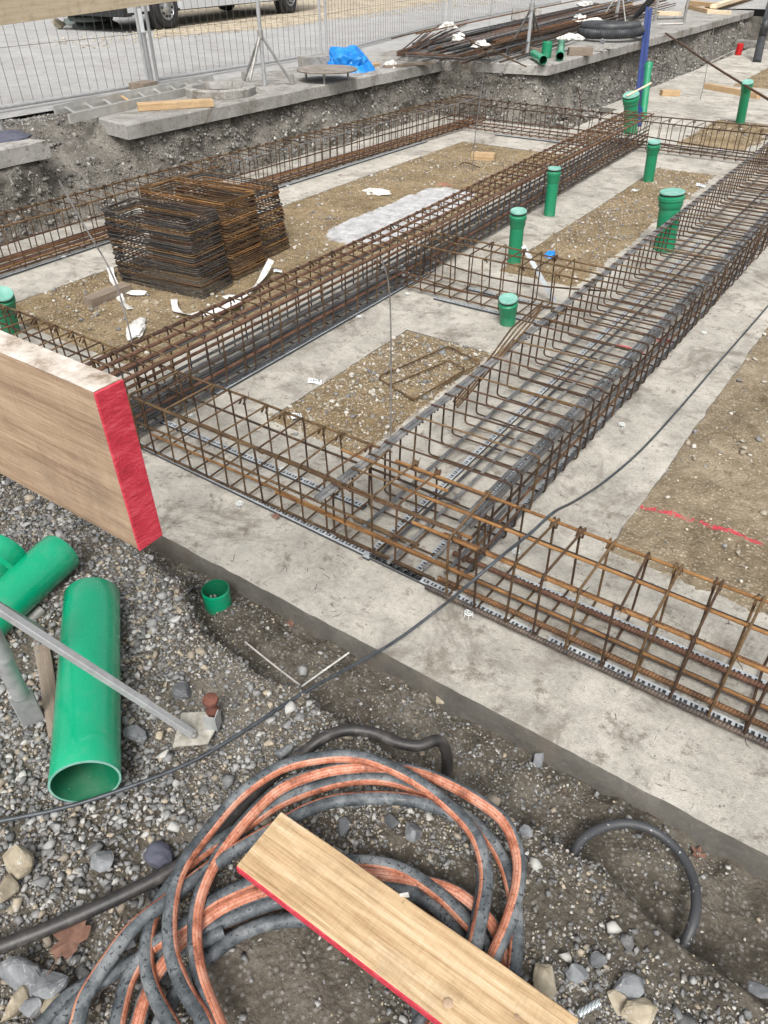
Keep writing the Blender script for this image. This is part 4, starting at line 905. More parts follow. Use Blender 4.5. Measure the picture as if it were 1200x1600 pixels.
# sawn plank
zpl = .238
a = at(406, 1309, zpl); b = at(880, 1655, zpl); a0 = at(370, 1350, zpl); a1 = at(443, 1268, zpl)
wdt = abs((a1 - a0).dot(Vector((-(b - a).y, (b - a).x, 0)).normalized()))
t, Mx = board('sawn_plank', (a + b) / 2 - Vector((0, 0, .013)), b - a, ((b - a).length, wdt, .026), M['wood_plank'], 'sawn golden plank with a red painted edge lying on the duct coil', 'timber plank', seg=40, wob=.003)
mb = MB(); mb.box((0, -wdt / 2 - .0018, -.0005), ((b - a).length * .998, .003, .024)); mb.build('red_painted_edge', M['redpaint'], t, False, local=True)
for px, py in ((700, 1568), (808, 1589)):
    p = at(px, py, zpl + .0022); mb = MB(); mb.lathe(p, (0, 0, 1), [(.010 if px < 750 else .005, 0), (.009 if px < 750 else .004, .0008), (.001, .0008)], 16); k = mb.build('knot', M['wood_board']); 
    k.parent = t; k.matrix_parent_inverse = (Matrix.Translation(t.location) @ t.rotation_euler.to_matrix().to_4x4()).inverted()
p = at(632, 1399, zpl); mb = MB(); mb.box(p, (.02, .006, .012), frame((1, .8, .3))); k = mb.build('splinter', M['plastic'], None, False); k.parent = t; k.matrix_parent_inverse = (Matrix.Translation(t.location) @ t.rotation_euler.to_matrix().to_4x4()).inverted()

# cap and yellow rope, leaves, bolt, rods
def blob(name, c, size, mat, label, cat, seed=1, amp=.35, rot=0, sub=3, fold=6.0):
    bm = bmesh.new(); bmesh.ops.create_icosphere(bm, subdivisions=sub, radius=1)
    from mathutils import noise as mn
    for v in bm.verts:
        d = mn.noise(v.co * 1.7 + Vector((seed * 3.1, 0, 0))) + .45 * (1 - abs(mn.noise(v.co * fold * .6 + Vector((0, seed, 0)))) * 2) * .5
        v.co *= 1 + amp * d
        v.co.z = max(v.co.z, -.25)
        v.co = Vector((v.co.x * size[0], v.co.y * size[1], v.co.z * size[2]))
    bmesh.ops.rotate(bm, verts=bm.verts, cent=(0, 0, 0), matrix=Matrix.Rotation(rot, 3, 'Z'))
    me = D.meshes.new(name); bm.to_mesh(me); bm.free(); me.materials.append(mat)
    me.polygons.foreach_set('use_smooth', [False] * len(me.polygons))
    o = link(name, me, None, c); tag(o, label, cat); return o
o = blob('cloth_cap', at(248, 1336, .105), (.038, .03, .026), M['cloth'], 'crumpled blue-grey cloth cap half under the black hose', 'cap', 3, .22, sub=4, fold=3); 
o.data.polygons.foreach_set('use_smooth', [True] * len(o.data.polygons))
t = thing('yellow_tape_roll', at(265, 1376, .11), 'small yellow and black taped bundle below the cloth cap', 'tape')
for k in range(3):
    mb = MB(); c = at(262 + k * 4, 1374 + k * 3, .115 + .006 * k); mb.tube([c + Vector((.016 * math.cos(q * .45), .011 * math.sin(q * .45), .002 * q)) for q in range(9)], .0028, 8); mb.build('tape_turn', M['yellow' if k != 1 else 'rubber'], t)
mb = MB(); c = at(240, 1392, .105); 
o = blob('black_lump', at(243, 1393, .105), (.028, .02, .02), M['rubber'], 'black rubbery lump beside the yellow tape', 'rubber scrap', 8, .3)
def leaf(c, s, rot, label, mat='leaf', cup=.10):
    k = 22; V = [(0, 0, 0)]; Fc = []
    for i in range(k):
        a = 2 * math.pi * i / k; r_ = s * (.62 + .38 * abs(math.cos(a * 2.5 + .4 * math.sin(a))) ** .7) * random.uniform(.78, 1.1) * (1.15 if math.cos(a) > 0 else .8)
        V.append((r_ * math.cos(a), r_ * .85 * math.sin(a), s * (cup * (r_ / s) ** 2 * random.uniform(.2, 1.3))))
    for i in range(k): Fc.append((0, 1 + i, 1 + (i + 1) % k))
    mb = MB(); mb.add(V, Fc); mb.tube([(-s * .5, 0, .004), (-s * 1.3, .1 * s, .004)], .0012, 5); o = mb.build('dry_leaf', M[mat], None, False); o.location = c; o.rotation_euler = (random.uniform(-.3, .3), random.uniform(-.3, .3), rot)
    tag(o, label, 'leaf'); return o
leaf(at(108, 1470, .11), .060, 2.0, 'large brown plane leaf under the black hose at the lower left')
leaf(at(885, 1237, -.09), .016, 1, 'small reddish leaf on the mud below the footing edge')
leaf(at(430, 806, .012), .022, .3, 'reddish leaf lying on the front footing strip')
leaf(at(583, 1032, -.08), .024, .6, 'brown leaf by the footing edge under the black cable')
leaf(at(190, 862, -.02), .035, .6, 'reddish brown leaf just below the red end of the big board')
leaf(at(210, 870, -.06), .030, 2.6, 'darker leaf below the red end of the big board')
leaf(at(455, 975, -.09), .018, 2.6, 'curled brown leaf in the trench left of the cable')
leaf(at(1015, 1270, -.09), .02, 2.6, 'leaf lodged between the hose ring and the footing')
leaf(at(1090, 1335, -.09), .025, 1.6, 'dull purple leaf right of the hose ring by the footing')
A = at(903, 1585, .12); B = at(936, 1566, .125); mb = MB(); mb.tube([A, B], .0075, 12)
for k in range(9): pass
o = mb.build('threaded_bolt', M['zinc']); solo(o, A); tag(o, 'zinc threaded bolt next to the plank at the bottom edge', 'bolt')
for nm, P, rr, lab, mt in (('pale_rod', [(383, 1003, .0), (420, 1033, .02), (468, 1070, .05)], .0032, 'thin pale stick lying down the bank left of the cable', 'pale_rod'),
                       ('pale_rod', [(472, 1072, .03), (545, 1020, -.05)], .0034, 'thin white rod pointing from the trench to the footing edge', 'plastic'),
                       ('pale_rod', [(945, 1413, -.04), (1014, 1452, .0)], .0036, 'thin white rod across the inside of the hose ring', 'plastic')):
    mb = MB(); Q = [at(*p) for p in P]; mb.tube(spline(Q, 3), rr, 8); o = mb.build(nm, M[mt]); solo(o, Q[0]); tag(o, lab, 'rod')
# larger rocks
def rock(px, py, wpx, mat, label, z=.11):
    c = at(px, py, z - .004); dist = (c - Vector((0, 0, CAMH))).length; s = wpx * dist / F / 2 * 1.05
    TV, TF = TPL[rng.integers(0, len(TPL))]
    bm = bmesh.new(); vs = [bm.verts.new(v * s * 1.08) for v in TV]
    for f in TF: bm.faces.new([vs[i] for i in f])
    bmesh.ops.subdivide_edges(bm, edges=bm.edges[:], cuts=3, use_grid_fill=True)
    bmesh.ops.smooth_vert(bm, verts=bm.verts[:], factor=.6, use_axis_x=True, use_axis_y=True, use_axis_z=True)
    sd2 = rng.uniform(0, 99)
    from mathutils import noise as mn
    for v in bm.verts: v.co *= 1 + .10 * mn.noise(v.co / s * 1.6 + Vector((sd2, 0, 0))) + .05 * mn.noise(v.co / s * 5 + Vector((sd2, 0, 0)))
    me = D.meshes.new('rock'); bm.to_mesh(me); bm.free(); me.materials.append(M[mat]); o = link('rock', me, None, c); o.rotation_euler = (rng.uniform(-.3, .3), rng.uniform(-.3, .3), rng.uniform(0, 6))
    tag(o, label, 'rock', 'larger stones lying in the gravel'); return o
ROCKS = [(28, 1345, 50, 'rock_tan', 'pale tan rock at the left edge above the black hose'), (12, 1388, 40, 'rock_tan', 'cracked tan rock at the left edge just above the hose'), (160, 1345, 34, 'rock_grey', 'grey block stone right of the pale tan rock'),
    (200, 1468, 26, 'rock_grey', 'grey stone touching the large plane leaf'), (30, 1530, 66, 'rock_grey', 'broad grey rock in the lower left corner'), (82, 1530, 50, 'rock_grey', 'angular blue-grey rock beside the broad corner rock'),
    (18, 1562, 42, 'rock_tan', 'round tan rock at the bottom left edge'), (78, 1568, 34, 'rock_tan', 'brown cobble under the angular blue-grey rock'), (52, 1570, 30, 'rock_grey', 'grey stone between two tan cobbles at the bottom left'),
    (443, 1172, 34, 'rock_grey', 'whitish-veined grey rock left of where the hose rises'), (210, 1150, 40, 'rock_grey', 'veined grey rock right of the big green pipe'), (286, 1080, 34, 'rock_dark', 'dark rock behind the tripod foot plate'),
    (250, 1148, 18, 'rock_tan', 'small tan stone left of the foot plate'), (645, 1300, 32, 'rock_grey', 'whitish grey rock inside the coil right of the plank'), (610, 1285, 28, 'rock_dark', 'dark flat rock inside the coil near its top'),
    (535, 1292, 30, 'rock_dark', 'dark purple-grey stone inside the coil beside the plank end'), (848, 1535, 44, 'rock_tan', 'tan rock between plank and bottom right stones'), (985, 1545, 40, 'rock_grey', 'grey rock at the bottom right of centre'),
    (965, 1568, 30, 'rock_tan', 'round tan rock near the threaded bolt'), (1000, 1583, 46, 'rock_tan', 'large tan rock at the bottom edge near the bolt'), (935, 1505, 26, 'rock_dark', 'dark stone above the threaded bolt'),
    (1190, 1545, 34, 'rock_dark', 'dark stone at the lower right corner'), (900, 1520, 30, 'rock_grey', 'grey flat stone above the plank at lower right'), (842, 1185, 26, 'rock_grey', 'grey stone standing in the mud below the footing edge'),
    (560, 1250, 26, 'rock_dark', 'blue-grey stone just inside the top of the coil'), (820, 1302, 22, 'rock_grey', 'grey stone just outside the coil on its right'), (690, 1090, 22, 'rock_tan', 'pale stone in the trench mud'), (186, 1050, 0, '', '')]
for x, y, wp, mt, lab in ROCKS:
    if wp: rock(x, y, wp, mt, lab, .115 if not (830 < x < 850 and y < 1250) and not (x == 690) else -.08)
for x, y, wp, mt, lab in ((535, 592 + 60, 0, '', ''), (534, 594, 13, 'rock_tan', 'pebble on the middle soil near the white tag'), (660, 573, 12, 'rock_tan', 'pale round stone inside the rusty loose frame'), (678, 578, 9, 'rock_tan', 'second pale stone inside the rusty frame'), (690, 553, 16, 'rock_grey', 'grey stone at the back of the middle soil patch'),
                          (228, 473, 13, 'rock_tan', 'stone left of the pair in front of the stirrup stacks'), (244, 474, 11, 'rock_tan', 'stone right of the pair in front of the stirrup stacks'), (150, 490, 10, 'rock_tan', 'stone by the grey timber block in front of the stacks')):
    if wp: rock(x, y, wp, mt, lab, .01)

# ============================================================ SMALL THINGS ON THE FOOTINGS
def tagp(px, py, w, h, rot, label, z=.004, mat='paper', name='paper_tag', tilt=.06):
    c = at(px, py, z); V = []; Fc = []
    n_ = 4
    for i in range(n_ + 1):
        for j in (0, 1): V.append((w * (i / n_ - .5), h * (j - .5), .004 * math.sin(i * 1.3) + .004 * j + .003))
    for i in range(n_): Fc.append((2 * i, 2 * i + 2, 2 * i + 3, 2 * i + 1))
    mb = MB(); mb.add(V, Fc); t = thing(name, c, label, 'paper tag', rot=(tilt, tilt, rot))
    mb.build('sheet', M[mat], t, False, local=True)
    m2 = MB()
    for k in range(4): m2.box((w * (-.28 + .2 * k), 0, .0115), (w * .12, h * (.5 if k % 2 else .3), .0004))
    m2.build('printed_marks', M['dusty_steel'], t, False, local=True); return t
tagp(492, 597, .075, .04, .55, 'white printed tag on the slab left of the middle soil patch')
tagp(463, 651, .055, .045, .9, 'crumpled white tag by the rear bar of the golden cage', z=.02)
tagp(434, 424, .06, .035, .8, 'white tag on the soil right of the stirrup stacks', z=.01)
tagp(630, 424, .08, .055, .7, 'pale tag hanging in the central cage beside the short cross cage', z=.12, tilt=.9)
tagp(78, 366, .12, .08, .3, 'white paper at the foot of the earth face on the left', z=-.02)
tagp(1095, 290, .09, .07, .3, 'white paper on the soil near the far thick pipe', z=.01)
tagp(995, 298, .09, .05, .9, 'white paper on the second soil patch by the far slim pipe', z=.01)
tagp(1130, 236, .12, .06, .3, 'white scrap beyond the far cross cage', z=.02)
tagp(917, 380, .09, .03, .8, 'dark grey scrap lying on the second soil patch', z=.012, mat='dusty_steel', name='plastic_scrap')
tagp(163, 847, .016, .012, .8, 'tiny pale blue scrap in the gravel under the big board', z=.04, name='plastic_scrap')
def wheel(px, py, label):
    c = at(px, py, .0); t = thing('plastic_spacer', c, label, 'spacer wheel', 'small clear plastic spacer wheels')
    mb = MB(); r_ = .015; mb.tube([c + Vector((r_ * math.cos(q * .524), r_ * math.sin(q * .524), .017)) for q in range(12)], .0022, 6, closed=True)
    mb.tube([c + Vector((.007 * math.cos(q * .785), .007 * math.sin(q * .785), .019)) for q in range(8)], .0016, 5, closed=True); mb.build('rim', M['wheel'], t)
    for q in range(6):
        a = q * math.pi / 3; mb = MB(); mb.tube([c + Vector((.005 * math.cos(a), .005 * math.sin(a), .017)), c + Vector((r_ * 1.15 * math.cos(a), r_ * 1.15 * math.sin(a), .012)), c + Vector((r_ * 1.15 * math.cos(a), r_ * 1.15 * math.sin(a), 0))], .0015, 4); mb.build('spoke', M['wheel'], t)
for x, y, lab in ((375, 791, 'clear spacer wheel in front of the golden cage, left of the leaf'), (443, 738, 'clear spacer wheel between the strips of the golden cage'), (297, 652, 'clear spacer wheel between central and golden cages'), (732, 962, 'clear spacer wheel on the front strip under the cable crossing'),
                  (971, 667, 'clear spacer wheel right of the wide cage, nearest'), (1099, 523, 'clear spacer wheel right of the wide cage, second'), (561, 498, 'clear spacer wheel right of the central cage'), (636, 462, 'clear spacer wheel by the short cross cage'), (100, 404, 'clear spacer wheel by the left strip'), (450, 293, 'clear spacer wheel behind the stirrup stacks'), (806, 866, 'clear spacer wheel inside the front right cage')):
    wheel(x, y, lab)
# white straps by stacks
def ribbon(pts, w, label, name='white_strap', mat='plastic'):
    P = spline([at(*p) for p in pts], 5); V = []; Fc = []; n_ = len(P)
    for i, p in enumerate(P):
        d = (P[min(i + 1, n_ - 1)] - P[max(i - 1, 0)]).normalized(); s = Vector((-d.y, d.x, .5 * math.sin(i * .6))).normalized() * w / 2; V += [p + s, p - s, p + s + Vector((0, 0, .0015)), p - s + Vector((0, 0, .0015))]
    for i in range(n_ - 1):
        a = 4 * i; b = a + 4; Fc += [(a, b, b + 1, a + 1), (a + 2, a + 3, b + 3, b + 2), (a, a + 2, b + 2, b), (a + 1, b + 1, b + 3, a + 3)]
    mb = MB(); mb.add(V, Fc); o = mb.build(name, M[mat]); solo(o, P[0]); tag(o, label, 'strap')
ribbon([(172, 418, .06), (178, 440, .03), (195, 455, .02), (228, 458, .02)], .045, 'white strap looping out from under the left end of the blackest stack')
ribbon([(182, 445, .03), (188, 466, .015), (204, 483, .01)], .05, 'white strap tail hanging by the grey timber block')
ribbon([(272, 468, .03), (276, 485, .02), (300, 491, .015), (340, 484, .02), (362, 470, .06), (385, 458, .04), (405, 440, .03), (424, 406, .08)], .045, 'long white strap on the soil in front of the stirrup stacks')
ribbon([(352, 462, .05), (372, 470, .07), (350, 482, .04), (330, 500, .03)], .05, 'short white strap end beside the central cage')
o = blob('plastic_wrap', at(212, 515, .02), (.05, .13, .025), M['plastic'], 'crumpled clear plastic wrap between stacks and central cage', 'plastic wrap', 5, .5, R(40), 3, 9)
o = blob('paper_debris', at(590, 300, .0), (.11, .09, .02), M['plastic'], 'white torn bag debris at the step of the left strip', 'debris', 9, .7, 0, 3, 12)
o = blob('blue_glove', at(859, 400, .015), (.05, .035, .035), M['tarp'], 'small bright blue glove on the soil behind the short cross cage', 'glove', 2, .45, 1)
# black perforated strap leaning by the blue glove
Q = [at(818, 385, .30), at(832, 402, .22), at(857, 440, .10), at(868, 474, .02)]
mb = MB()
for i in range(22):
    a = Q[0].lerp(Q[3], i / 22); b = Q[0].lerp(Q[3], (i + .6) / 22); mb.box((a + b) / 2, ((b - a).length * 1.7, .03, .002), frame(b - a, (.3, -1, .4)))
    
o = mb.build('leaning_spacer_strip', M['strip'], None, False); solo(o, Q[3]); tag(o, 'perforated strip leaning diagonally behind the short cross cage', 'spacer strip')
# thin upright wires / rods
def rod(pts, r, mat, label, name='thin_rod', cat='rod'):
    P = [at(*p) for p in pts]; mb = MB(); mb.tube(spline(P, 5), r, 6); o = mb.build(name, M[mat]); solo(o, P[0]); tag(o, label, cat)
rod([(218, 610, .03), (212, 560, .22), (180, 440, .55), (130, 350, .74), (92, 282, .90)], .0045, 'wire', 'bent grey rod rising from the central cage at the left, past the stacks')
rod([(608, 775, .0), (610, 700, .15), (611, 560, .36), (608, 450, .52), (596, 402, .58)], .004, 'wire', 'thin grey rod standing before the middle soil patch, hooked at its top', 'thin_rod')
rod([(738, 268, .0), (744, 200, .28), (756, 110, .62), (769, 0, .98), (771, -20, 1.04)], .005, 'wire', 'tall thin rod standing on the soil left of the central cage')
rod([(1094, 156, .0), (1102, 120, .25), (1117, 34, .75)], .006, 'wire', 'thin rod standing on the far slab above the timber')
rod([(908, 170, .05), (900, 120, .35), (893, 96, .52)], .007, 'rust', 'thin dark rod leaning on the kerb corner')
rod([(1040, 52, .66), (1110, 100, .55), (1200, 155, .42), (1290, 210, .3)], .016, 'rust', 'long rusty bar sloping from the kerb into the pit at the upper right', 'long_bar', 'steel bar')
def wblock(p0, p1, w, h, mat, label, z=0.0, name='timber_block', cat='timber'):
    a = at(*p0, z + h / 2); b = at(*p1, z + h / 2); board(name, (a + b) / 2, b - a, ((b - a).length, w, h), M[mat], label, cat, seg=6)
wblock((737, 243), (773, 245), .10, .07, 'wood', 'short timber block on the soil left of the central cage')
wblock((1033, 145), (1061, 145), .14, .08, 'wood', 'short timber block on the far slab')
wblock((1103, 134), (1186, 150), .09, .08, 'wood', 'long square timber on the far slab behind the lone green pipe')
wblock((138, 474), (200, 450), .09, .07, 'wood_grey', 'grey timber block under the left end of the stirrup stacks', -.01)
# rebar pins in soil
for x, y, lab in ((728, 258, 'small rusty wire scrap left of the central cage'),):
    rod([(x - 10, y, .02), (x, y - 4, .04), (x + 22, y + 4, .02)], .006, 'rust', lab, 'wire_scrap', 'wire')

# ============================================================ UPPER LEVEL THINGS
U = .642
def lerp2(a, b, t): return a.lerp(b, t)
# ladder
A0, A1 = at(85, 172, .70), at(332, 122, .70); B0, B1 = at(108, 186, .68), at(341, 131, .68)
t = thing('ladder', A0, 'aluminium ladder lying on the edge of the gravel and slab at the upper left', 'ladder')
for a, b in ((A0, A1), (B0, B1)):
    mb = MB(); mb.box((a + b) / 2, ((b - a).length, .025, .075), frame(b - a)); mb.build('rail', M['alu'], t, False)
for i in range(9):
    f = .06 + .105 * i; mb = MB(); mb.tube([lerp2(A0, A1, f), lerp2(B0, B1, f)], .014, 8); mb.build('rung', M['wood'] if i == 3 else M['alu'], t)
wblock((215, 167), (332, 160), .14, .06, 'wood', 'timber beam lying under the ladder beside the manhole ring', U)
# manhole ring
c = (at(300, 150, U) + at(388, 142, U)) / 2; rr = (at(300, 150, U) - at(388, 142, U)).length / 2
c = at(345, 147, U)
t = thing('manhole_ring', c, 'round concrete manhole ring at the end of the ladder', 'manhole ring')
mb = MB(); mb.lathe(c, (0, 0, 1), [(.38, -.0), (.385, .07), (.36, .085), (.30, .08), (.285, .05), (.28, -.0)], 40); mb.build('ring', M['curb'], t)
mb = MB(); mb.lathe(c, (0, 0, 1), [(.285, .012), (.001, .012)], 40); mb.build('opening_shade', M['rubber'], t)  # solid black disc, stands in for the shade down the hole
# tripods
def tripod(base, ap, feet, top, label, thick=.022, zt=.62):
    Bp = at(*base, U); t = thing('prop_tripod', Bp, label, 'prop tripod', 'steel prop tripods on the slab edge')
    A = Vector((Bp.x, Bp.y, U + zt)); T = Vector((Bp.x, Bp.y, U + top))
    mb = MB(); mb.tube([Bp, T], thick, 14); mb.build('pole', M['galv'], t)
    mb = MB(); mb.tube([A - Vector((0, 0, .04)), A + Vector((0, 0, .04))], thick * 1.5, 12); mb.build('clamp', M['dusty_steel'], t)
    for f in feet:
        Fp = at(*f, U + .01); mb = MB(); mb.tube([A, Fp], .015, 8); lg = mb.build('leg', M['dusty_steel'], t)
        mb = MB(); mb.tube([Fp - Vector((0, 0, .005)), Fp + Vector((0, 0, .10))], .02, 8); mb.build('foot', M['dusty_steel'], lg)
tripod((414, 134), (405, 66), [(381, 127), (388, 138), (457, 131)], 1.9, 'steel tripod prop between the manhole ring and the steel plate', zt=.50)
tripod((823, 89), (823, 25), [(793, 82), (846, 64), (836, 60)], 2.0, 'steel tripod prop behind the three short green pipes', .026, zt=.60)
tripod((962, 37), (962, 2), [(936, 36), (978, 40), (958, 36)], 1.2, 'steel tripod prop behind the black corrugated pipe coil', .026, zt=.60)
# steel plate
c = at(511, 108, U + .12); t = thing('steel_plate', at(511, 112, U), 'round rusty steel plate raised on short legs beside the blue tarpaulin', 'steel plate')
mb = MB(); mb.lathe(c, (0, 0, 1), [(.001, -.012), (.36, -.012), (.365, 0), (.36, .008), (.001, .008)], 40); m = NT('rusty_plate', .8, .2); m.color(m.ramp(m.noise(5, 6, .75), [(.35, (.14, .115, .095)), (.5, (.24, .21, .18)), (.65, (.33, .30, .27))])); mb.build('disc', m.m, t)
for a in (200, 300, 60): mb = MB(); p = c + Vector((.27 * math.cos(R(a)), .27 * math.sin(R(a)), 0)); mb.tube([p, p - Vector((0, 0, .12))], .012, 8); mb.build('leg', M['dusty_steel'], t)
a = at(497, 96, U + .07); board('concrete_block', a, (.3, 1, 0), (.50, .22, .13), M['curb'], 'concrete fence foot block beside the round steel plate', 'fence foot', seg=4)
blob('blue_tarpaulin', at(544, 107, U + .02), (.28, .25, .22), M['tarp'], 'crumpled bright blue tarpaulin by the round steel plate', 'tarpaulin', 4, .45, .4, 4, 7)
wblock((574, 103), (590, 100), .08, .03, 'wood', 'thin wooden offcut right of the blue tarpaulin', U)
wblock((600, 104), (676, 98), .07, .03, 'wood_grey', 'thin grey lath in front of the rebar pile', U)
# fence panels
def fence(p0, p1, label, zb=U + .03, H_=2.0, post2=True):
    a = at(*p0, zb); b = at(*p1, zb); L = (b - a).length; d = (b - a).normalized(); t = thing('mesh_fence_panel', a, label, 'site fence', 'mesh site fence panels along the street')
    up = Vector((0, 0, 1)); fr = .019
    for nm, q0, q1, r_ in (('bottom_tube', a, b, fr), ('top_tube', a + up * H_, b + up * H_, fr), ('side_tube', a - up * .08, a + up * H_, fr), ('side_tube', b - up * .08, b + up * H_, fr)):
        mb = MB(); mb.tube([q0, q1], r_, 10); mb.build(nm, M['galv'], t)
    wm = MB(); wm.tube([(0, 0, 0), (0, 0, H_)], .0024, 5); me = mesh('wire', wm.V, wm.F, M['wire'], True, wm.U)
    k = int(L / .115)
    for i in range(1, k): link('wire', me, t, d * (L * i / k) + d * random.uniform(-.006, .006))
    for z in (.48, .95, 1.45):
        mb = MB(); mb.tube([a + up * z, b + up * z], .0024, 5); mb.build('cross_wire', M['wire'], t)
    return t
fence((-270, 212), (232, 131), 'mesh fence panel at the left edge above the ladder')
fence((246, 124), (502, 84), 'mesh fence panel behind the tripod prop, right of the sign tag')
fence((511, 84), (692, 36), 'mesh fence panel behind the blue tarpaulin')
fence((700, 36), (876, 2), 'mesh fence panel behind the rebar pile')
a = at(229, 110, U); 
P0 = at(238, 132, U); mb = MB(); mb.tube([P0, P0 + Vector((0, 0, 1.9))], .024, 12); o = mb.build('fence_post', M['galv']); solo(o, P0); tag(o, 'galvanised post joining the two leftmost fence panels, with a white tag', 'post')
m2 = MB(); m2.box(P0 + Vector((.028, -.03, .62)), (.004, .05, .22), frame((.7, -.7, 0))); k = m2.build('white_tag', M['paper'], o, False)
P0 = at(3, 208, .58); t = thing('fence_post', P0, 'galvanised post stub with dark rubber foot at the left edge', 'post')
mb = MB(); mb.tube([P0 + Vector((0, 0, 0)), P0 + Vector((-.05, -.05, .7))], .03, 12); mb.build('tube', M['galv'], t)
o = blob('rubber_foot', at(10, 216, .64), (.16, .2, .05), M['cloth'], 'dark bag wrapped round the post foot at the left edge', 'bag', 6, .3)
wblock((213, 137), (236, 132), .2, .08, 'wood_grey', 'concrete coloured fence foot under the leftmost fence joint', U, 'concrete_block', 'fence foot')

# rebar pile
def pbar(P, r, mat, lab, name='loose_rebar', grp='bars in the long rebar pile'):
    mb = MB(); mb.tube(P, r, 6); o = mb.build(name, M[mat]); solo(o, P[0]); tag(o, lab, 'steel bar', grp)
tail = at(985, -14, U)
random.seed(21)
for i in range(78):
    f = random.random(); a = at(650 + 150 * f + random.uniform(-18, 18), 80 - 6 * f + random.uniform(-16, 14) , U + .04 + .10 * random.random())
    e = Vector((-8.6 + 1.5 * random.random(), 21 + random.uniform(-3.5, 4), U + .05 + .12 * random.random()))
    e.x = a.x + (e.y - a.y) * (-.105 + random.uniform(-.03, .03))
    z1 = U + .02 + .010 * (i % 17); a.z = z1; e.z = z1 + .02; mid = a.lerp(e, .5) + Vector((random.uniform(-.05, .05), 0, .01))
    mt = ('rust', 'rust_thick_orange', 'steel_dark', 'steel_grey', 'rust_thick')[i % 5]
    lab = {'rust': 'dark rusty straight bar in the long rebar pile by the fence', 'rust_thick_orange': 'orange straight bar in the long rebar pile by the fence', 'steel_dark': 'blackish straight bar in the long rebar pile by the fence', 'steel_grey': 'grey straight bar in the long rebar pile by the fence', 'rust_thick': 'brown ribbed straight bar in the long rebar pile by the fence'}[mt]
    pbar(spline([a, mid, e], 3), .011, mt, lab)
for i in range(16):       # bent hairpins at the near end
    z = U + .015 + .012 * i; j = random.uniform
    A = at(628 + j(-10, 12), 84 + j(-3, 3), z); B_ = at(716 + j(-12, 10), 90 + j(-5, 5), z); C_ = at(835 + j(-25, 30), 58 + j(-6, 6), z); E_ = at(690 + j(-30, 40), 45 + j(-10, 10), z)
    pbar(rnd_path([E_, A, B_, C_], .05, 3), .010, ('rust', 'rust_thick', 'steel_dark')[i % 3], 'bent bar with a hairpin end at the near tip of the rebar pile', 'bent_rebar', 'bent bars at the pile tip')
for i, (p, q) in enumerate((((720, 56), (822, 104)), ((735, 66), (800, 92)), ((755, 80), (764, 90)), ((748, 86), (790, 70)), ((612, 60), (735, 30)))):
    pbar([at(*p, U + .22), at(p[0] * .5 + q[0] * .5, p[1] * .5 + q[1] * .5, U + .16), at(*q, U + .015)], .009, 'rust_golden', ('long thin brown bar sticking out of the pile towards the kerb edge', 'shorter brown bar sticking out of the pile beside the long one', 'small bent bar end beside the tripod leg', 'twisted bar scrap at the tripod foot', 'bar end sticking left out of the pile by the fence')[i])
for i, (x, y, s) in enumerate(((915, 8, .3), (925, 36, .38), (905, 30, .25), (893, 60, .28), (700, 42, .22), (715, 60, .2), (752, 72, .18), (610, 105, .12))):
    blob('plastic_wrap', at(x, y, U + .17 if y < 80 else U), (s * .6, s * .4, .06), M['plastic'], 'white plastic wrapping scrap ' + ('at the far end of the rebar pile', 'on the rebar pile behind the corrugated coil', 'left of the wrapping on the rebar pile', 'between green pipes and the corrugated coil', 'at the foot of the third fence joint', 'among the bent bars of the pile', 'by the tripod leg at the pile', 'on the kerb right of the blue tarpaulin')[i], 'plastic wrap', i, .8, i, 3, 14)
wblock((800, 74), (842, 82), .12, .09, 'wood_grey', 'timber bearer behind the tripod next to the pile', U)
wblock((888, 80), (925, 80), .13, .10, 'wood_grey', 'short timber block right of the green pipes', U)
wblock((800, 22), (845, 22), .15, .2, 'curb', 'concrete block foot behind the second tripod', U, 'concrete_block', 'fence foot')
# three short green pipes
hollow('short_pipe', at(833, 84, U + .06), at(849, 94, U + .06), .055, .004, M['green'], 'short green pipe lying on the kerb, leftmost of three', 'drain pipe', 'three short green pipes on the kerb', n=28)
c = at(853, 90, U); hollow('short_pipe', c, c + Vector((0, 0, .20)), .072, .005, M['green_dusty'], 'short green pipe socket standing upright between two lying ones', 'drain pipe', 'three short green pipes on the kerb', n=28)
hollow('short_pipe', at(875, 88, U + .06), at(878, 64, U + .06), .055, .004, M['green'], 'longer green pipe lying on the kerb, rightmost of three', 'drain pipe', 'three short green pipes on the kerb', n=28)
# corrugated coil
c = at(955, 52, U + .09); 
def corr(cen, rx, ry, turns, r, name, lab):
    P = []; n_ = int(turns * 46)
    for i in range(n_ + 1):
        a = 2 * math.pi * i / 46 + R(160); g = i / n_; P.append(cen + Vector((rx * (1 - .12 * g) * math.cos(a), ry * (1 - .12 * g) * math.sin(a), .13 * g)))
    mb = MB(); mb.tube(spline(P, 4), r, 16, rf=lambda f: 1 + .06 * math.sin(f * 900)); o = mb.build(name, M['conduit']); solo(o, cen - Vector((0, 0, .08))); tag(o, lab, 'pipe coil')
corr(c, .50, .55, 1.55, .075, 'corrugated_pipe_coil', 'black corrugated drainage pipe coiled on the kerb by the blue post')
for p, lab in (((936, 75), 'grey paving stone lying left of the blue post'), ((950, 72), 'second grey paving stone lying left of the blue post')):
    a = at(*p, U + .04); board('paving_stone', a, (1, .3, 0), (.13, .10, .07), M['curb'], lab, 'paving stone', seg=2)
rock(941, 66, 10, 'rock_grey', 'pale stone on the kerb beside the paving stones', U + .03)
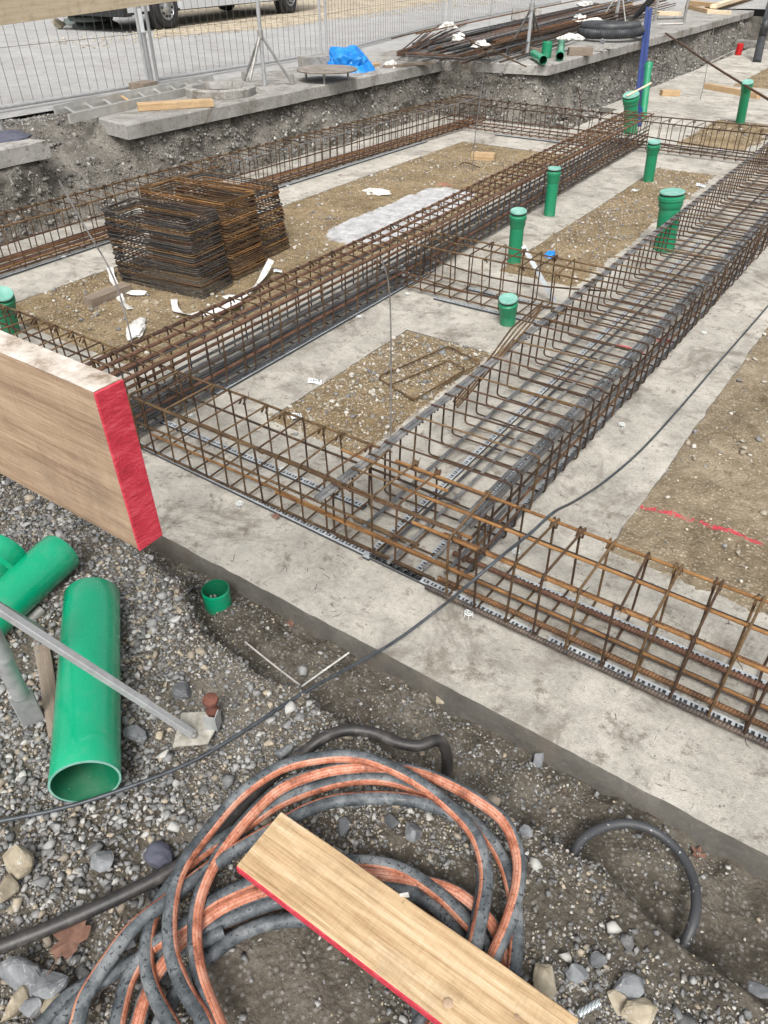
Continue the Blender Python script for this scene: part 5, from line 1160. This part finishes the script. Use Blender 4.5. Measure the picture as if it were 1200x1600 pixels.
# black mortar trough and steel frame
B = at(1003, 36, U); t = thing('mortar_trough', B, 'grey-black plastic mortar trough tipped on its side behind the blue post', 'trough')
V = []; Fc = []
for i in range(9):
    a = R(-20 + 25 * i); 
    for j in range(2): V.append(B + Vector((-.28 * math.cos(a) * (1 + .15 * j), .45 * j, .34 + .34 * math.sin(a - R(80)))))
for i in range(8): Fc.append((2 * i, 2 * i + 2, 2 * i + 3, 2 * i + 1))
Fc.append(tuple(2 * i + 1 for i in range(9))); mb = MB(); mb.add(V, Fc); o = mb.build('shell', M['conduit'], t)
sol = o.modifiers.new('thick', 'SOLIDIFY'); sol.thickness = .02
t = thing('bent_tube_stand', at(1040, 38, U), 'bent steel frame standing behind the kerb at the upper right', 'steel frame')
for P in ([at(1027, 38, U), at(1067, 37, U + .02)], [at(1022, 32, U), at(1022, 32, U) + Vector((0, 0, 1.2))], [at(1068, 35, U), at(1068, 35, U) + Vector((0, 0, 1.2))], [at(1027, 28, U + .03), at(1067, 27, U + .03)]):
    mb = MB(); mb.tube(P, .03, 8); mb.build('tube', M['dusty_steel'], t)
i = 0
for p0, p1, z, lab in (((1024, 20), (1063, 22), 0, 'pale board behind the bent steel frame'), ((1075, 10), (1110, 18), .0, 'short board left of the plank heap at the upper right'), ((1105, 14), (1190, -8), 0, 'lowest plank of the heap at the upper right'), ((1115, 10), (1180, -10), .09, 'upper plank of the heap at the upper right'), ((1080, 4), (1120, 8), .1, 'board end on the plank heap at the upper right'), ((930, 12), (985, 6), 0, 'grey board behind the rebar pile end'), ((1108, 18), (1140, 20), 0, 'grey squared timber at the kerb edge on the upper right')):
    wblock(p0, p1, .16, .08, 'wood' if i % 3 else 'wood_pale', lab, U + z, 'plank', 'plank'); i += 1
# leaning plank, red cap, black pipe at right
a = at(1159, 61, .0); b = at(1142, 2, .62); t_, _ = board('leaning_plank', (a + b) / 2, b - a, ((b - a).length * 1.05, .10, .03), M['wood_pale'], 'pale plank leaning from the pit onto the kerb at the upper right', 'plank', up=(.2, -1, .2))
wblock((1149, 66), (1215, 72), .4, .12, 'curb', 'low concrete beam in the far pit corner', 0, 'concrete_beam', 'concrete beam')
c = at(1153, 86, 0); hollow('red_pipe', c, c + Vector((0, 0, .22)), .07, .006, M['redpl'], 'short red pipe standing at the edge of the far footing', 'drain pipe', inner=M['redpl'], n=24)
P = [at(1182, 99, -.02), at(1190, 62, .35), at(1200, 25, .75), at(1212, -10, 1.0), at(1240, -40, 1.15)]
mb = MB(); mb.tube(spline(P, 8), .085, 20, rf=lambda f: 1 + .02 * math.sin(f * 400)); o = mb.build('black_riser_pipe', M['conduit']); solo(o, P[0]); tag(o, 'thick black corrugated pipe rising at the upper right edge', 'drain pipe')
rod([(1052, 125, .0), (1085, 112, .0), (1120, 92, .0), (1150, 78, .02)], .012, 'pale_rod', 'grey cable lying along the far footing edge', 'grey_cable', 'cable')
blob('rag_heap', at(1182, 50, .05), (.3, .25, .2), M['plastic'], 'pale rag heap in the far pit corner', 'rags', 12, .8, 0, 3, 12)
# sandbags and van
for i, (x, y, z) in enumerate(((135, 34, 0), (150, 40, 0), (142, 27, .16))):
    blob('sandbag', at(x, y, U + z), (.42, .75, .14), M['sandbag'], ('dark sandbag at the back left of the fence, left one', 'dark sandbag in front of the van nose', 'dark sandbag lying on top of the other two')[i], 'sandbag', i + 20, .15, .5 + i * .2, 3, 3)
W1 = at(262, 44, U); W2 = at(452, 20, U); dv = (W2 - W1); dv.z = 0; wb = dv.length; dv.normalize(); nv = Vector((-dv.y, dv.x, 0))
t = thing('parked_van', W1, 'silver-grey van parked beyond the fence, cut off by the top edge', 'van')
def vp(s, n, z): return W1 + dv * s + nv * n + Vector((0, 0, z))
prof = [(-1.05, .30), (-1.1, .75), (-.95, 1.15), (-.1, 1.45), (.6, 2.25), (1.1, 2.6), (wb + 1.15, 2.65), (wb + 1.25, 1.2), (wb + 1.2, .32)]
V = [vp(s, n, z) for n in (.02, 1.9) for s, z in prof]; k = len(prof)
mb = MB(); mb.add(V, [tuple(range(k))[::-1], tuple(range(k, 2 * k))] + [(i, (i + 1) % k, k + (i + 1) % k, k + i) for i in range(k)]); mb.build('body', M['van'], t, False)
mb = MB(); mb.box(vp(wb / 2, .0, .36), (wb - 1.0, .05, .16), frame(dv)); mb.build('sill', M['van'], t, False)
mb = MB(); mb.box(vp(-1.05, .95, .42), (.22, 1.86, .36), frame(dv)); mb.build('bumper', M['trim'], t, False)
mb = MB(); mb.box(vp(wb / 2 - .3, .95, .30), (wb + 1.6, 1.6, .10), frame(dv)); mb.build('underbody', M['trim'], t, False)
mb = MB(); V = [vp(.15, .01, 1.5), vp(1.5, .01, 1.5), vp(1.5, .01, 2.15), vp(.65, .01, 2.15)]; mb.add(V, [(0, 1, 2, 3)]); mb.build('side_window', M['glass'], t, False)
for s in (0, wb):
    for n, sg in ((.06, -1), (1.84, 1)):
        c = vp(s, n, .34)
        if sg < 0:
            ar = MB(); ar.lathe(c + nv * .0, -nv, [(.001, .055), (.42, .055), (.43, .05), (.43, -.1)], 28); ar.build('wheel_arch', M['trim'], t)
        wh = MB(); wh.lathe(c - nv * .11 * 1, nv, [(.20, -.0), (.30, -.015), (.335, .01), (.34, .05), (.34, .17), (.335, .21), (.30, .235), (.2, .22)], 32); ty = wh.build('wheel', M['tyre'], t)
        face = c - nv * .12 if sg < 0 else c + nv * .12
        rm = MB(); rm.lathe(face, nv * sg * -1 * -1, [(.21, 0), (.19, -.03 * 1), (.08, -.02), (.05, .01), (.001, .012)], 28); rm.build('rim', M['rim'], ty)
        for q in range(10):
            a = q * math.pi / 5; pp = face + (dv * math.cos(a) + Vector((0, 0, math.sin(a)))) * .15 - nv * .012 * (1 if sg < 0 else -1); hb = MB(); hb.lathe(pp, nv, [(.001, -.008), (.022, -.008), (.022, .02)], 8); hb.build('rim_slot', M['trim'], ty)
rock(90, 35, 16, 'rock_tan', 'rubble stone left of the sandbags beyond the fence', U + .1)
